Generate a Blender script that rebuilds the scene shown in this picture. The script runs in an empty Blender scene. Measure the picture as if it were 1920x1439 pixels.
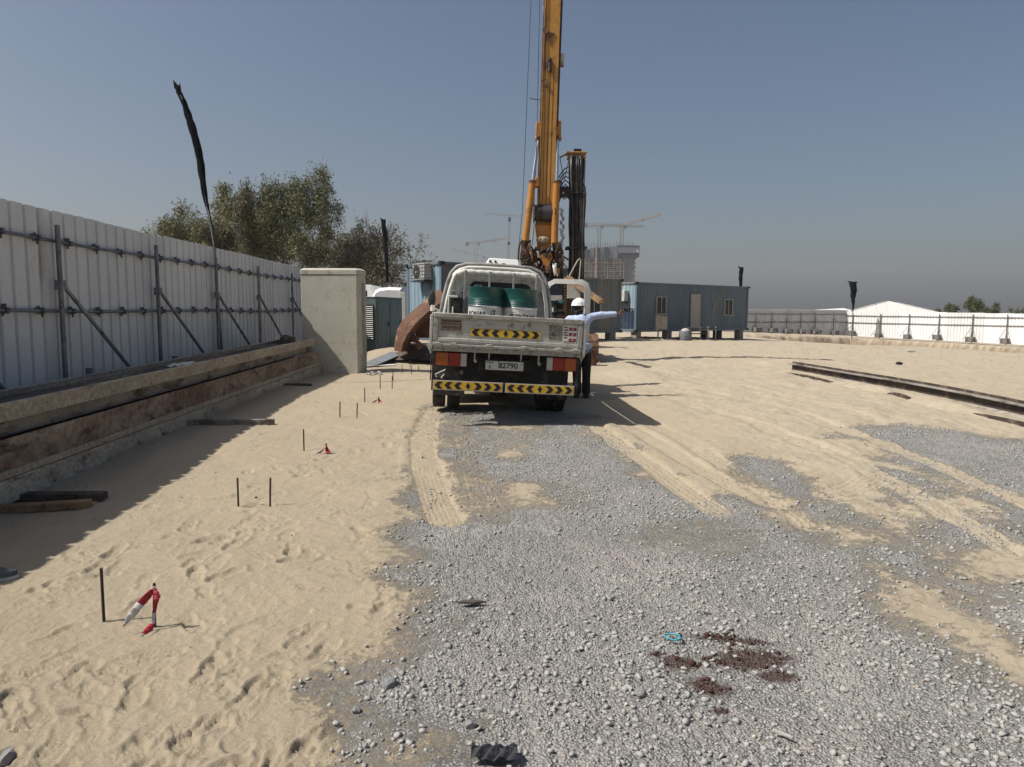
import bpy, math, random
import numpy as np
from mathutils import Vector, Matrix
R = math.radians
scene = bpy.context.scene
col = scene.collection
rng = np.random.default_rng(7)
random.seed(11)

# ---------------------------------------------------------------- camera
FPX = 1340.0                       # focal length in pixels of a 1920 wide frame
PITCH = math.atan(134.5 / FPX); ROLL = 0.005
CAMZ = 1.5
_r = Vector((1, 0, 0)); _f = Vector((0, math.cos(PITCH), -math.sin(PITCH))); _u = _r.cross(_f)
CR = _r * math.cos(ROLL) + _u * math.sin(ROLL); CU = -_r * math.sin(ROLL) + _u * math.cos(ROLL)
cam_d = bpy.data.cameras.new('camera'); cam = bpy.data.objects.new('camera', cam_d); col.objects.link(cam)
m = Matrix((CR, CU, -_f)).transposed().to_4x4(); m.translation = (0, 0, CAMZ); cam.matrix_world = m
cam_d.sensor_width = 36.0; cam_d.lens = FPX / 1920 * 36.0; cam_d.clip_start = 0.05; cam_d.clip_end = 6000
scene.camera = cam

# ---------------------------------------------------------------- world, sun, exposure
SUN = Vector((-1.0, -0.28, 1.28)).normalized()       # towards the sun
SUN_EL = math.asin(SUN.z); SUN_AZ = math.atan2(SUN.x, SUN.y)
w = bpy.data.worlds.new('World'); scene.world = w; w.use_nodes = True
nt = w.node_tree; bg = nt.nodes['Background']
sky = nt.nodes.new('ShaderNodeTexSky'); sky.sky_type = 'NISHITA'; sky.sun_disc = False
sky.sun_elevation = SUN_EL; sky.sun_rotation = SUN_AZ; sky.altitude = 0
sky.air_density = 1.0; sky.dust_density = 3.5; sky.ozone_density = 1.5
hs = nt.nodes.new('ShaderNodeHueSaturation'); hs.inputs['Saturation'].default_value = 1.02; hs.inputs['Value'].default_value = 1.0
nt.links.new(sky.outputs[0], hs.inputs['Color']); nt.links.new(hs.outputs[0], bg.inputs['Color'])
bg.inputs['Strength'].default_value = 0.066
sd = bpy.data.lights.new('sun', 'SUN'); sd.energy = 4.6; sd.angle = R(0.53); sd.color = (1.0, 0.955, 0.88)
so = bpy.data.objects.new('sun', sd); col.objects.link(so); so.location = (-20, -5, 30)
so.rotation_euler = (-SUN).to_track_quat('-Z', 'Y').to_euler()
scene.view_settings.view_transform = 'Standard'; scene.view_settings.look = 'None'
scene.view_settings.gamma = 1.0; scene.view_settings.exposure = 0.35

# ---------------------------------------------------------------- ground height
def sst(t):
    t = np.clip(t, 0, 1); return t * t * (3 - 2 * t)
def _hash(ix, iy, s):
    h = (ix.astype(np.int64) * 374761393 + iy.astype(np.int64) * 668265263 + s * 974634777) & 0xffffffff
    h = ((h ^ (h >> 13)) * 1274126177) & 0xffffffff
    h = (h ^ (h >> 16)) & 0xffffffff
    return h / 4294967295.0
def vn(x, y, s=0):
    xi = np.floor(x); yi = np.floor(y); fx = sst(x - xi); fy = sst(y - yi)
    a = _hash(xi, yi, s); b = _hash(xi + 1, yi, s); c = _hash(xi, yi + 1, s); d = _hash(xi + 1, yi + 1, s)
    return (a + (b - a) * fx) * (1 - fy) + (c + (d - c) * fx) * fy - 0.5
def fbm(x, y, s=0, o=4):
    r = 0; a = 1.0
    for i in range(o):
        r = r + a * vn(x * 2 ** i + 17.3 * i, y * 2 ** i - 9.1 * i, s + i); a *= 0.5
    return r
FC = np.array([34.0, 73.0])                                  # corner of the far fence
def gauss(x, y, cx, cy, sx, sy, rot=0):
    c, s = math.cos(rot), math.sin(rot); dx = x - cx; dy = y - cy
    return np.exp(-((dx * c + dy * s) / sx) ** 2 - ((-dx * s + dy * c) / sy) ** 2)
def bank_s(x, y):
    s1 = -0.82 * (x - FC[0]) - 0.57 * (y - FC[1]); s2 = 0.38 * (x - FC[0]) - 0.92 * (y - FC[1])
    return np.minimum(s1, s2) + 0.9 * vn(x * .35, y * .35, 5) + 0.6 * vn(x * 1.3, y * 1.3, 6) + .3 * vn(x * 4, y * 4, 16)
def base_z(x, y):
    x = np.asarray(x, float); y = np.asarray(y, float)
    z = -0.27 * (1 - sst((y - 3) / 11.0))
    far = sst((200 - y) / 120.0)
    z = z - 0.035 * np.clip(x - 8 - 2 * np.clip(10 - y, 0, 8), 0, 60) * far
    s = bank_s(x, y)
    z = z - 1.05 * sst((s - 2.6) / 0.9) * (1 - sst((s - 4.5) / 18.0)) * sst((x - 18) / 8)
    z = z + 0.42 * gauss(x, y, -3.5, 21.5, 1.3, 1.3) + 0.16 * gauss(x, y, 2.9, 16.4, .55, 1.2, .3) + 0.12 * gauss(x, y, 4.0, 18.3, .9, .6, .2)
    z = z + 0.10 * gauss(x, y, 8.2, 21, .8, .5) + 0.10 * gauss(x, y, 10.0, 21.5, .9, .5) - 0.06 * gauss(x, y, 1.9, 11.2, .5, 1.6, .15)
    return z
def mid_z(x, y):
    return 0.05 * fbm(x * .35, y * .35, 20, 3) * sst((y - 1) / 6) + 0.022 * fbm(x * 1.6, y * 1.6, 30, 3)
def gz(x, y):
    return float(base_z(x, y) + mid_z(np.asarray(float(x)), np.asarray(float(y))))

def ray(px, py):
    return _f + CR * ((px - 960) / FPX) + CU * ((719.5 - py) / FPX)
def AT(px, py, Y):
    d = ray(px, py); return Vector((0, 0, CAMZ)) + d * (Y / d.y)
def G(px, py):
    d = ray(px, py); z = -0.1
    for i in range(12):
        t = (z - CAMZ) / d.z; p = d * t; z = float(base_z(p.x, p.y))
    return (p.x, p.y)

# ---------------------------------------------------------------- helpers
def tag(o, label=None, cat=None, group=None, kind=None):
    if label: o['label'] = label
    if cat: o['category'] = cat
    if group: o['group'] = group
    if kind: o['kind'] = kind
    return o
def empty(name, loc, label, cat, group=None, rz=0.0):
    o = bpy.data.objects.new(name, None); col.objects.link(o); o.location = loc; o.rotation_euler = (0, 0, rz)
    o.empty_display_size = 0.2
    return tag(o, label, cat, group)
def copy_tree(o, parent=None):
    c = o.copy(); col.objects.link(c)
    if parent: c.parent = parent
    for ch in o.children: copy_tree(ch, c)
    return c

class MB:
    def __init__(s): s.v = []; s.f = []; s.m = []
    def add(s, vs, fs, mi=0):
        n = len(s.v); s.v += [tuple(p) for p in vs]; s.f += [tuple(n + i for i in f) for f in fs]; s.m += [mi] * len(fs); return s
    def box(s, c, d, rot=None, mi=0):
        x, y, z = d[0] / 2, d[1] / 2, d[2] / 2
        vs = [Vector(p) for p in ((-x, -y, -z), (x, -y, -z), (x, y, -z), (-x, y, -z), (-x, -y, z), (x, -y, z), (x, y, z), (-x, y, z))]
        if rot is not None: vs = [rot @ p for p in vs]
        c = Vector(c)
        return s.add([p + c for p in vs], [(0, 3, 2, 1), (4, 5, 6, 7), (0, 1, 5, 4), (1, 2, 6, 5), (2, 3, 7, 6), (3, 0, 4, 7)], mi)
    def b2(s, a, b, mi=0):                         # box from two corners
        return s.box([(a[i] + b[i]) / 2 for i in range(3)], [abs(b[i] - a[i]) for i in range(3)], None, mi)
    def bar(s, a, b, w, h, mi=0, up=(0, 0, 1)):    # box section between two points
        a = Vector(a); b = Vector(b); d = b - a; L = d.length; d.normalize()
        x = d.cross(Vector(up))
        if x.length < 1e-4: x = d.cross(Vector((0, 1, 0)))
        x.normalize(); z = x.cross(d)
        return s.box((a + b) / 2, (w, L, h), Matrix((x, d, z)).transposed(), mi)
    def cyl(s, a, b, r0, r1=None, n=10, mi=0, cap=True):
        return s.tube([a, b], [r0, r0 if r1 is None else r1], n, mi, cap)
    def tube(s, pts, r, n=8, mi=0, cap=True, flat=1.0):
        pts = [Vector(p) for p in pts]; k = len(pts)
        if not isinstance(r, (list, tuple)): r = [r] * k
        base = len(s.v); prev = None
        for i, p in enumerate(pts):
            d = (pts[min(i + 1, k - 1)] - pts[max(i - 1, 0)])
            if d.length < 1e-9: d = Vector((0, 0, 1))
            d.normalize()
            if prev is None:
                a = d.cross(Vector((0, 0, 1)))
                if a.length < .05: a = d.cross(Vector((0, 1, 0)))
            else: a = prev - d * prev.dot(d)
            a.normalize(); prev = a; b = d.cross(a)
            for j in range(n):
                t = 2 * math.pi * j / n
                s.v.append(tuple(p + a * (math.cos(t) * r[i]) + b * (math.sin(t) * r[i] * flat)))
        for i in range(k - 1):
            for j in range(n):
                s.f.append((base + i * n + j, base + i * n + (j + 1) % n, base + (i + 1) * n + (j + 1) % n, base + (i + 1) * n + j)); s.m.append(mi)
        if cap:
            s.f.append(tuple(base + j for j in range(n))[::-1]); s.m.append(mi)
            s.f.append(tuple(base + (k - 1) * n + j for j in range(n))); s.m.append(mi)
        return s
    def lathe(s, c, prof, n=24, mi=0):             # prof: (r, z[, mi])
        c = Vector(c); base = len(s.v)
        for p in prof:
            for j in range(n):
                t = 2 * math.pi * j / n; s.v.append((c.x + math.cos(t) * p[0], c.y + math.sin(t) * p[0], c.z + p[1]))
        for i in range(len(prof) - 1):
            q = prof[i][2] if len(prof[i]) > 2 else mi
            for j in range(n):
                s.f.append((base + i * n + j, base + i * n + (j + 1) % n, base + (i + 1) * n + (j + 1) % n, base + (i + 1) * n + j)); s.m.append(q)
        return s
    def prism(s, poly, vec, mi=0):                 # poly of 3D points, extruded by vec
        vec = Vector(vec); n = len(poly); P = [Vector(p) for p in poly]
        fs = [tuple(range(n))[::-1], tuple(range(n, 2 * n))] + [(i, (i + 1) % n, n + (i + 1) % n, n + i) for i in range(n)]
        return s.add(P + [p + vec for p in P], fs, mi)
    def grid(s, rows, mi=0):                       # rows of equal length lists of points
        base = len(s.v); nr = len(rows); nc = len(rows[0])
        for r in rows: s.v += [tuple(p) for p in r]
        for i in range(nr - 1):
            for j in range(nc - 1):
                s.f.append((base + i * nc + j, base + i * nc + j + 1, base + (i + 1) * nc + j + 1, base + (i + 1) * nc + j)); s.m.append(mi)
        return s
    def build(s, name, mats, parent=None, smooth=False, bev=0.0, loc=None, solid=0.0):
        me = bpy.data.meshes.new(name); me.from_pydata(s.v, [], s.f); me.validate()
        if not isinstance(mats, (list, tuple)): mats = [mats]
        for mt in mats: me.materials.append(mt)
        if len(mats) > 1 and len(me.polygons) == len(s.m): me.polygons.foreach_set('material_index', s.m)
        if smooth: me.polygons.foreach_set('use_smooth', [True] * len(me.polygons))
        o = bpy.data.objects.new(name, me); col.objects.link(o)
        if parent: o.parent = parent
        if loc is not None: o.location = loc
        if solid:
            md = o.modifiers.new('solid', 'SOLIDIFY'); md.thickness = solid; md.offset = 0
        if bev:
            md = o.modifiers.new('bevel', 'BEVEL'); md.width = bev; md.segments = 2; md.limit_method = 'ANGLE'; md.angle_limit = R(40)
        if smooth == 'auto' or bev:
            me.polygons.foreach_set('use_smooth', [True] * len(me.polygons))
            try: me.set_sharp_from_angle(angle=R(35))
            except Exception: pass
        return o

# ---------------------------------------------------------------- materials
def mat(name, c, c2=None, scale=3.0, rough=0.7, metal=0.0, dirt=None, dirt_amt=0.35, dirt_scale=2.0, bump=0.0, bscale=30.0,
        stretch=None, spec=0.4, coords='Object', fine=0.12):
    m = bpy.data.materials.new(name); m.use_nodes = True; t = m.node_tree; N = t.nodes; L = t.links
    b = N['Principled BSDF']; b.inputs['Roughness'].default_value = rough; b.inputs['Metallic'].default_value = metal
    b.inputs['Specular IOR Level'].default_value = spec
    tc = N.new('ShaderNodeTexCoord'); src = tc.outputs[coords]
    if stretch:
        mp = N.new('ShaderNodeMapping'); mp.inputs['Scale'].default_value = stretch; L.new(src, mp.inputs[0]); src2 = mp.outputs[0]
    else: src2 = src
    if c2 is None: c2 = tuple(x * 0.78 for x in c)
    n1 = N.new('ShaderNodeTexNoise'); n1.inputs['Scale'].default_value = scale; n1.inputs['Detail'].default_value = 6; n1.inputs['Roughness'].default_value = .65
    L.new(src2, n1.inputs['Vector'])
    r1 = N.new('ShaderNodeValToRGB'); r1.color_ramp.elements[0].position = .35; r1.color_ramp.elements[1].position = .68
    r1.color_ramp.elements[0].color = (*c2, 1); r1.color_ramp.elements[1].color = (*c, 1); L.new(n1.outputs[0], r1.inputs[0])
    out = r1.outputs[0]
    if dirt:
        n2 = N.new('ShaderNodeTexNoise'); n2.inputs['Scale'].default_value = dirt_scale; n2.inputs['Detail'].default_value = 9; n2.inputs['Roughness'].default_value = .72
        L.new(src2, n2.inputs['Vector'])
        r2 = N.new('ShaderNodeValToRGB'); p = 1 - dirt_amt * .5 - .28
        r2.color_ramp.elements[0].position = max(.02, p - .05); r2.color_ramp.elements[1].position = min(.98, p + .07)
        r2.color_ramp.elements[0].color = (0, 0, 0, 1); r2.color_ramp.elements[1].color = (1, 1, 1, 1); L.new(n2.outputs[0], r2.inputs[0])
        mx = N.new('ShaderNodeMix'); mx.data_type = 'RGBA'; L.new(r2.outputs[0], mx.inputs[0]); L.new(out, mx.inputs[6]); mx.inputs[7].default_value = (*dirt, 1)
        out = mx.outputs[2]
    if fine:
        n4 = N.new('ShaderNodeTexNoise'); n4.inputs['Scale'].default_value = scale * 14; n4.inputs['Detail'].default_value = 4; L.new(src, n4.inputs['Vector'])
        mr = N.new('ShaderNodeMapRange'); mr.inputs[1].default_value = .3; mr.inputs[2].default_value = .7; mr.inputs[3].default_value = 1 - fine; mr.inputs[4].default_value = 1 + fine
        L.new(n4.outputs[0], mr.inputs[0])
        vm = N.new('ShaderNodeVectorMath'); vm.operation = 'SCALE'; L.new(out, vm.inputs[0]); L.new(mr.outputs[0], vm.inputs['Scale']); out = vm.outputs[0]
    L.new(out, b.inputs['Base Color'])
    if bump:
        n3 = N.new('ShaderNodeTexNoise'); n3.inputs['Scale'].default_value = bscale; n3.inputs['Detail'].default_value = 5; L.new(src, n3.inputs['Vector'])
        bp = N.new('ShaderNodeBump'); bp.inputs['Strength'].default_value = bump; bp.inputs['Distance'].default_value = .02
        L.new(n3.outputs[0], bp.inputs['Height']); L.new(bp.outputs[0], b.inputs['Normal'])
    return m
M = {}
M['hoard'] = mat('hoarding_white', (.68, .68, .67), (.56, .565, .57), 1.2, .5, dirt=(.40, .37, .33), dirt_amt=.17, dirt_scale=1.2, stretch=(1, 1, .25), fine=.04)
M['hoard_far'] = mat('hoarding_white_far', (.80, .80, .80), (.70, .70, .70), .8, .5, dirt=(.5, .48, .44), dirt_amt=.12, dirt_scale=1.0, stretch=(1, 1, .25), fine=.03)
M['galv'] = mat('galvanised_pipe', (.24, .25, .27), (.15, .155, .17), 6, .45, .6, dirt=(.10, .075, .06), dirt_amt=.3, dirt_scale=8)
M['coupler'] = mat('coupler_steel', (.16, .16, .17), (.08, .08, .09), 12, .5, .6, dirt=(.12, .06, .03), dirt_amt=.3, dirt_scale=20)
M['black_cloth'] = mat('black_cloth', (.006, .007, .009), (.012, .012, .014), 5, 1.0, bump=.5, bscale=14, spec=.05)
M['concrete'] = mat('concrete', (.47, .45, .38), (.41, .39, .32), 1.6, .9, dirt=(.30, .26, .20), dirt_amt=.24, dirt_scale=3.6, bump=.3, bscale=22, fine=.08)
M['concrete_dark'] = mat('concrete_weathered', (.33, .31, .27), (.22, .21, .19), 2.5, .9, dirt=(.15, .13, .11), dirt_amt=.3, dirt_scale=4, bump=.3)
M['ballast'] = mat('ballast_concrete', (.20, .185, .165), (.12, .11, .10), 2.5, .9, dirt=(.08, .07, .06), dirt_amt=.3, dirt_scale=4, bump=.3)
M['beam_pale'] = mat('steel_cement_coated', (.40, .345, .265), (.28, .235, .175), 1.6, .85, dirt=(.10, .065, .045), dirt_amt=.20, dirt_scale=9, bump=.6, bscale=30, stretch=(1, .5, 1.4), fine=.3)
M['beam_white'] = mat('steel_lime_coated', (.46, .42, .35), (.30, .26, .205), 2.6, .88, dirt=(.085, .06, .045), dirt_amt=.25, dirt_scale=6, bump=.6, bscale=30, stretch=(1, .5, 1.2), fine=.3)
M['beam_rust'] = mat('steel_rusty', (.36, .295, .215), (.11, .048, .032), .8, .88, dirt=(.065, .038, .03), dirt_amt=.30, dirt_scale=5, bump=.7, bscale=30, stretch=(1, .5, 1.2), fine=.35)
M['beam_dark'] = mat('steel_dark', (.07, .052, .042), (.03, .025, .022), 4, .75, dirt=(.16, .12, .09), dirt_amt=.3, dirt_scale=4, bump=.3, bscale=30)
M['beam_grey'] = mat('steel_grey', (.26, .24, .205), (.19, .175, .15), 3, .8, dirt=(.07, .05, .04), dirt_amt=.35, dirt_scale=4, bump=.3, bscale=30, stretch=(1, .35, 1), fine=.2)
M['timber'] = mat('timber', (.30, .19, .095), (.17, .10, .055), 5, .8, dirt=(.06, .045, .03), dirt_amt=.3, dirt_scale=6, bump=.3, stretch=(1, .2, 1))
M['timber_old'] = mat('timber_grey', (.11, .09, .07), (.06, .05, .04), 6, .85, dirt=(.03, .025, .02), dirt_amt=.35, dirt_scale=6, bump=.4, stretch=(1, .3, 1))
M['dirt'] = mat('cement_rubble', (.26, .20, .15), (.13, .095, .07), 5, .95, dirt=(.06, .045, .035), dirt_amt=.4, dirt_scale=7, bump=.9, bscale=22)
M['cement_web'] = mat('cement_smeared_steel', (.46, .42, .36), (.24, .20, .16), 5, .9, dirt=(.09, .07, .05), dirt_amt=.3, dirt_scale=6, bump=.5, bscale=25)
M['shaded_sand'] = mat('shaded_sand_brown', (.10, .075, .055), (.055, .042, .032), 4, .95, dirt=(.16, .12, .09), dirt_amt=.3, dirt_scale=6, bump=.9, bscale=20)  # dark brown that stands in for shade on bare sand
M['sandfill'] = mat('sand_fill', (.39, .335, .25), (.31, .26, .19), 4, .95, bump=.7, bscale=18, fine=.1)
M['blue'] = mat('container_blue', (.125, .170, .205), (.085, .122, .158), 1.3, .6, dirt=(.15, .16, .155), dirt_amt=.34, dirt_scale=1.6, stretch=(1, 1, .15), fine=.06)
M['blue_lit'] = mat('container_sunlit_blue', (.25, .34, .39), (.19, .27, .32), 1.5, .55, dirt=(.14, .15, .14), dirt_amt=.25, dirt_scale=2, stretch=(1, 1, .2), fine=.05)  # container blue, lightened for the end walls that face the sun
M['bluegrey'] = mat('container_grey', (.145, .165, .175), (.105, .12, .13), 1.5, .6, dirt=(.18, .17, .15), dirt_amt=.4, dirt_scale=1.8, stretch=(1, 1, .15), fine=.06)
M['navy'] = mat('navy_paint', (.025, .045, .085), (.018, .03, .06), 2, .5, dirt=(.10, .10, .09), dirt_amt=.22, dirt_scale=4)
M['frame_grey'] = mat('window_frame_grey', (.42, .41, .37), (.32, .31, .28), 4, .6)
M['glass'] = mat('dark_glass', (.02, .024, .028), (.012, .014, .018), 2, .2, spec=.35, fine=0)
M['door_cream'] = mat('door_cream', (.38, .36, .31), (.32, .30, .26), 2, .7, dirt=(.24, .21, .17), dirt_amt=.25)
M['gen'] = mat('generator_green', (.115, .155, .155), (.085, .12, .12), 2, .5, dirt=(.18, .17, .14), dirt_amt=.22, dirt_scale=3)
M['black'] = mat('black_parts', (.018, .018, .018), (.01, .01, .01), 5, .7, dirt=(.07, .06, .05), dirt_amt=.25, dirt_scale=6)
M['rubber'] = mat('tyre_rubber', (.028, .027, .026), (.02, .019, .018), 5, .85, dirt=(.12, .10, .08), dirt_amt=.3, dirt_scale=5, bump=.1)
M['white'] = mat('white_paint', (.66, .65, .60), (.56, .55, .50), 3, .5, dirt=(.30, .26, .20), dirt_amt=.15, dirt_scale=5, fine=.05)
M['white_clean'] = mat('white_plastic', (.78, .78, .76), (.72, .72, .70), 3, .4, fine=.03)
M['cab'] = mat('truck_cab_paint', (.52, .53, .49), (.44, .45, .41), 2.5, .45, dirt=(.22, .20, .16), dirt_amt=.22, dirt_scale=5, fine=.07)
M['cab_grey'] = mat('truck_cab_back', (.30, .30, .285), (.24, .24, .225), 3, .6, dirt=(.14, .13, .11), dirt_amt=.3, dirt_scale=5, fine=.08)
M['bed'] = mat('truck_bed_paint', (.46, .45, .41), (.37, .36, .325), 4, .6, dirt=(.11, .10, .08), dirt_amt=.23, dirt_scale=9, stretch=(1, 1, .7), fine=.16, bump=.5, bscale=5)
M['bed_dark'] = mat('truck_bed_trim', (.34, .33, .295), (.25, .24, .215), 5, .7, dirt=(.06, .052, .045), dirt_amt=.26, dirt_scale=14, fine=.25)
M['scuff'] = mat('scuffed_paint', (.30, .29, .25), (.16, .155, .13), 14, .8, dirt=(.07, .065, .05), dirt_amt=.35, dirt_scale=22, fine=.2)
M['yellow'] = mat('reflective_yellow', (.62, .40, .035), (.50, .31, .03), 6, .5, dirt=(.25, .18, .06), dirt_amt=.2, dirt_scale=12)
M['chev_black'] = mat('chevron_black', (.012, .012, .02), (.008, .008, .012), 6, .5, fine=.2)
M['red_lens'] = mat('red_lens', (.25, .012, .009), (.17, .008, .007), 8, .25, fine=.1)
M['amber_lens'] = mat('amber_lens', (.34, .085, .012), (.25, .058, .009), 8, .25, fine=.1)
M['clear_lens'] = mat('clear_lens', (.42, .41, .38), (.30, .29, .27), 8, .3, fine=.1)
M['plate'] = mat('plate_white', (.50, .50, .48), (.42, .42, .40), 8, .5, dirt=(.2, .18, .15), dirt_amt=.2, dirt_scale=15)
M['ink'] = mat('black_lettering', (.02, .02, .02), (.035, .03, .028), 30, .6)
M['brown_ink'] = mat('brown_lettering', (.085, .05, .035), (.05, .032, .025), 40, .7)
M['sticker_tan'] = mat('faded_sticker', (.33, .27, .20), (.25, .20, .15), 18, .7, dirt=(.12, .08, .06), dirt_amt=.35, dirt_scale=30)
M['sticker_red'] = mat('sticker_red', (.26, .025, .035), (.17, .02, .028), 25, .6, fine=.2)
M['teal'] = mat('drum_teal', (.009, .075, .064), (.007, .055, .048), 3, .38, dirt=(.05, .10, .08), dirt_amt=.25, dirt_scale=4, fine=.08)
M['drum_white'] = mat('drum_white', (.56, .56, .53), (.46, .46, .44), 3, .45, dirt=(.22, .2, .18), dirt_amt=.2, dirt_scale=8)
M['rig'] = mat('rig_ochre', (.44, .225, .045), (.36, .175, .035), 1.4, .5, dirt=(.16, .085, .035), dirt_amt=.25, dirt_scale=1.8, fine=.08)
M['rig_orange'] = mat('rig_cylinder_paint', (.42, .19, .035), (.34, .145, .03), 2, .42, dirt=(.15, .07, .03), dirt_amt=.2, dirt_scale=3)
M['rig_brown'] = mat('rig_muddy_brown', (.13, .065, .035), (.06, .032, .02), 4, .8, dirt=(.28, .20, .12), dirt_amt=.3, dirt_scale=4, bump=.4)
M['rig_dark'] = mat('rig_greasy_black', (.022, .018, .016), (.012, .01, .01), 5, .55, dirt=(.09, .06, .045), dirt_amt=.3, dirt_scale=5)
M['chrome'] = mat('chrome_rod', (.62, .63, .65), (.55, .56, .58), 4, .22, .9, fine=.02)
M['steel_cable'] = mat('steel_cable', (.07, .075, .085), (.05, .05, .06), 10, .5, .5)
M['hose'] = mat('rubber_hose', (.016, .015, .015), (.010, .010, .010), 5, .42, dirt=(.07, .055, .045), dirt_amt=.3, dirt_scale=5)
M['hose_grey'] = mat('muddy_hose', (.16, .145, .13), (.09, .08, .07), 5, .6)
M['rust_plate'] = mat('rusty_plate', (.13, .062, .035), (.085, .040, .024), 2.2, .8, dirt=(.30, .20, .13), dirt_amt=.2, dirt_scale=3, bump=.2)
M['skin'] = mat('skin', (.19, .095, .06), (.16, .08, .05), 8, .55, fine=.04)
M['shirt'] = mat('pale_blue_shirt', (.46, .53, .70), (.38, .45, .63), 5, .85, bump=1.0, bscale=14, fine=.05)
M['trousers'] = mat('black_trousers', (.014, .013, .016), (.022, .02, .022), 5, .9, bump=.4, bscale=10)
M['dark_shirt'] = mat('dark_shirt', (.03, .03, .04), (.02, .02, .028), 5, .9, bump=.4, bscale=10)
M['cap_teal'] = mat('teal_cap', (.03, .075, .085), (.02, .05, .06), 6, .85)
M['hair'] = mat('black_hair', (.012, .010, .009), (.02, .018, .016), 30, .6)
M['helmet'] = mat('white_helmet', (.80, .80, .79), (.76, .76, .75), 3, .3, fine=.02)
M['eye'] = mat('eye_white', (.6, .58, .55), None, 3, .3, fine=0)
M['rebar'] = mat('rusty_rebar', (.055, .038, .03), (.035, .025, .02), 20, .8, bump=.5, bscale=80)
M['tape_red'] = mat('tape_red', (.40, .025, .045), (.33, .02, .035), 10, .5, fine=.1)
M['tape_white'] = mat('tape_white', (.62, .60, .58), (.54, .52, .50), 10, .5, fine=.05)
M['bark'] = mat('bark', (.13, .108, .085), (.08, .066, .052), 8, .95, bump=.5, bscale=15)
M['leaf_olive'] = mat('leaf_olive', (.19, .18, .09), (.12, .118, .06), .9, .7, spec=.2, fine=.3)
M['leaf_green'] = mat('leaf_green', (.17, .175, .09), (.105, .112, .06), .9, .7, spec=.2, fine=.3)
M['leaf_dry'] = mat('leaf_dry', (.17, .155, .105), (.11, .10, .07), .9, .8, spec=.2, fine=.3)
M['leaf_far'] = mat('leaf_far', (.10, .11, .055), (.065, .075, .04), .9, .7, spec=.2, fine=.3)
M['crane'] = mat('crane_ochre', (.22, .15, .09), (.16, .11, .065), 1, .6)
M['crane_grey'] = mat('crane_grey', (.15, .16, .18), (.10, .11, .13), 1, .6)
M['crane_red'] = mat('crane_redwhite', (.34, .22, .18), (.24, .14, .11), 1, .6)
M['bcon'] = mat('building_concrete', (.135, .138, .145), (.10, .104, .11), .3, .9)
M['bdark'] = mat('building_screen', (.025, .032, .048), (.018, .024, .036), .3, .8)
M['bpanel'] = mat('formwork_panel', (.16, .17, .185), (.12, .13, .145), .5, .8)
M['bpale'] = mat('building_scaffold', (.32, .28, .20), (.22, .19, .14), .3, .8)
M['pvc'] = mat('tent_white', (.80, .80, .80), (.74, .74, .75), .6, .45, fine=.02)
M['ac'] = mat('ac_white', (.50, .49, .45), (.42, .41, .38), 4, .55, dirt=(.25, .2, .15), dirt_amt=.3, dirt_scale=6)
M['stone'] = mat('grey_stone', (.25, .25, .245), (.18, .18, .178), 14, .9, bump=.6, bscale=60)
M['stone_pale'] = mat('pale_stone', (.42, .41, .38), (.34, .33, .30), 14, .9, bump=.6, bscale=60)
M['ring'] = mat('blue_plastic', (.08, .30, .38), (.06, .24, .30), 10, .4)
M['rag'] = mat('black_rag', (.02, .022, .03), (.035, .035, .04), 10, .7, bump=.8, bscale=25)
M['paper'] = mat('paper', (.62, .60, .56), (.5, .48, .44), 8, .8)
M['grey_shoe'] = mat('grey_shoe', (.10, .105, .115), (.06, .065, .07), 20, .7, bump=.4, bscale=60)

def tone_jitter(m, k=.10):
    t = m.node_tree; b = t.nodes['Principled BSDF']; l = b.inputs['Base Color'].links[0]; src = l.from_socket; oi = t.nodes.new('ShaderNodeObjectInfo')
    mr = t.nodes.new('ShaderNodeMapRange'); mr.inputs[3].default_value = 1 - k; mr.inputs[4].default_value = 1 + k * .4; t.links.new(oi.outputs['Random'], mr.inputs[0])
    vm = t.nodes.new('ShaderNodeVectorMath'); vm.operation = 'SCALE'; t.links.new(src, vm.inputs[0]); t.links.new(mr.outputs[0], vm.inputs['Scale']); t.links.new(vm.outputs[0], b.inputs['Base Color'])
for k_ in ('hoard', 'hoard_far', 'galv'): tone_jitter(M[k_], .12)
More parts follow.
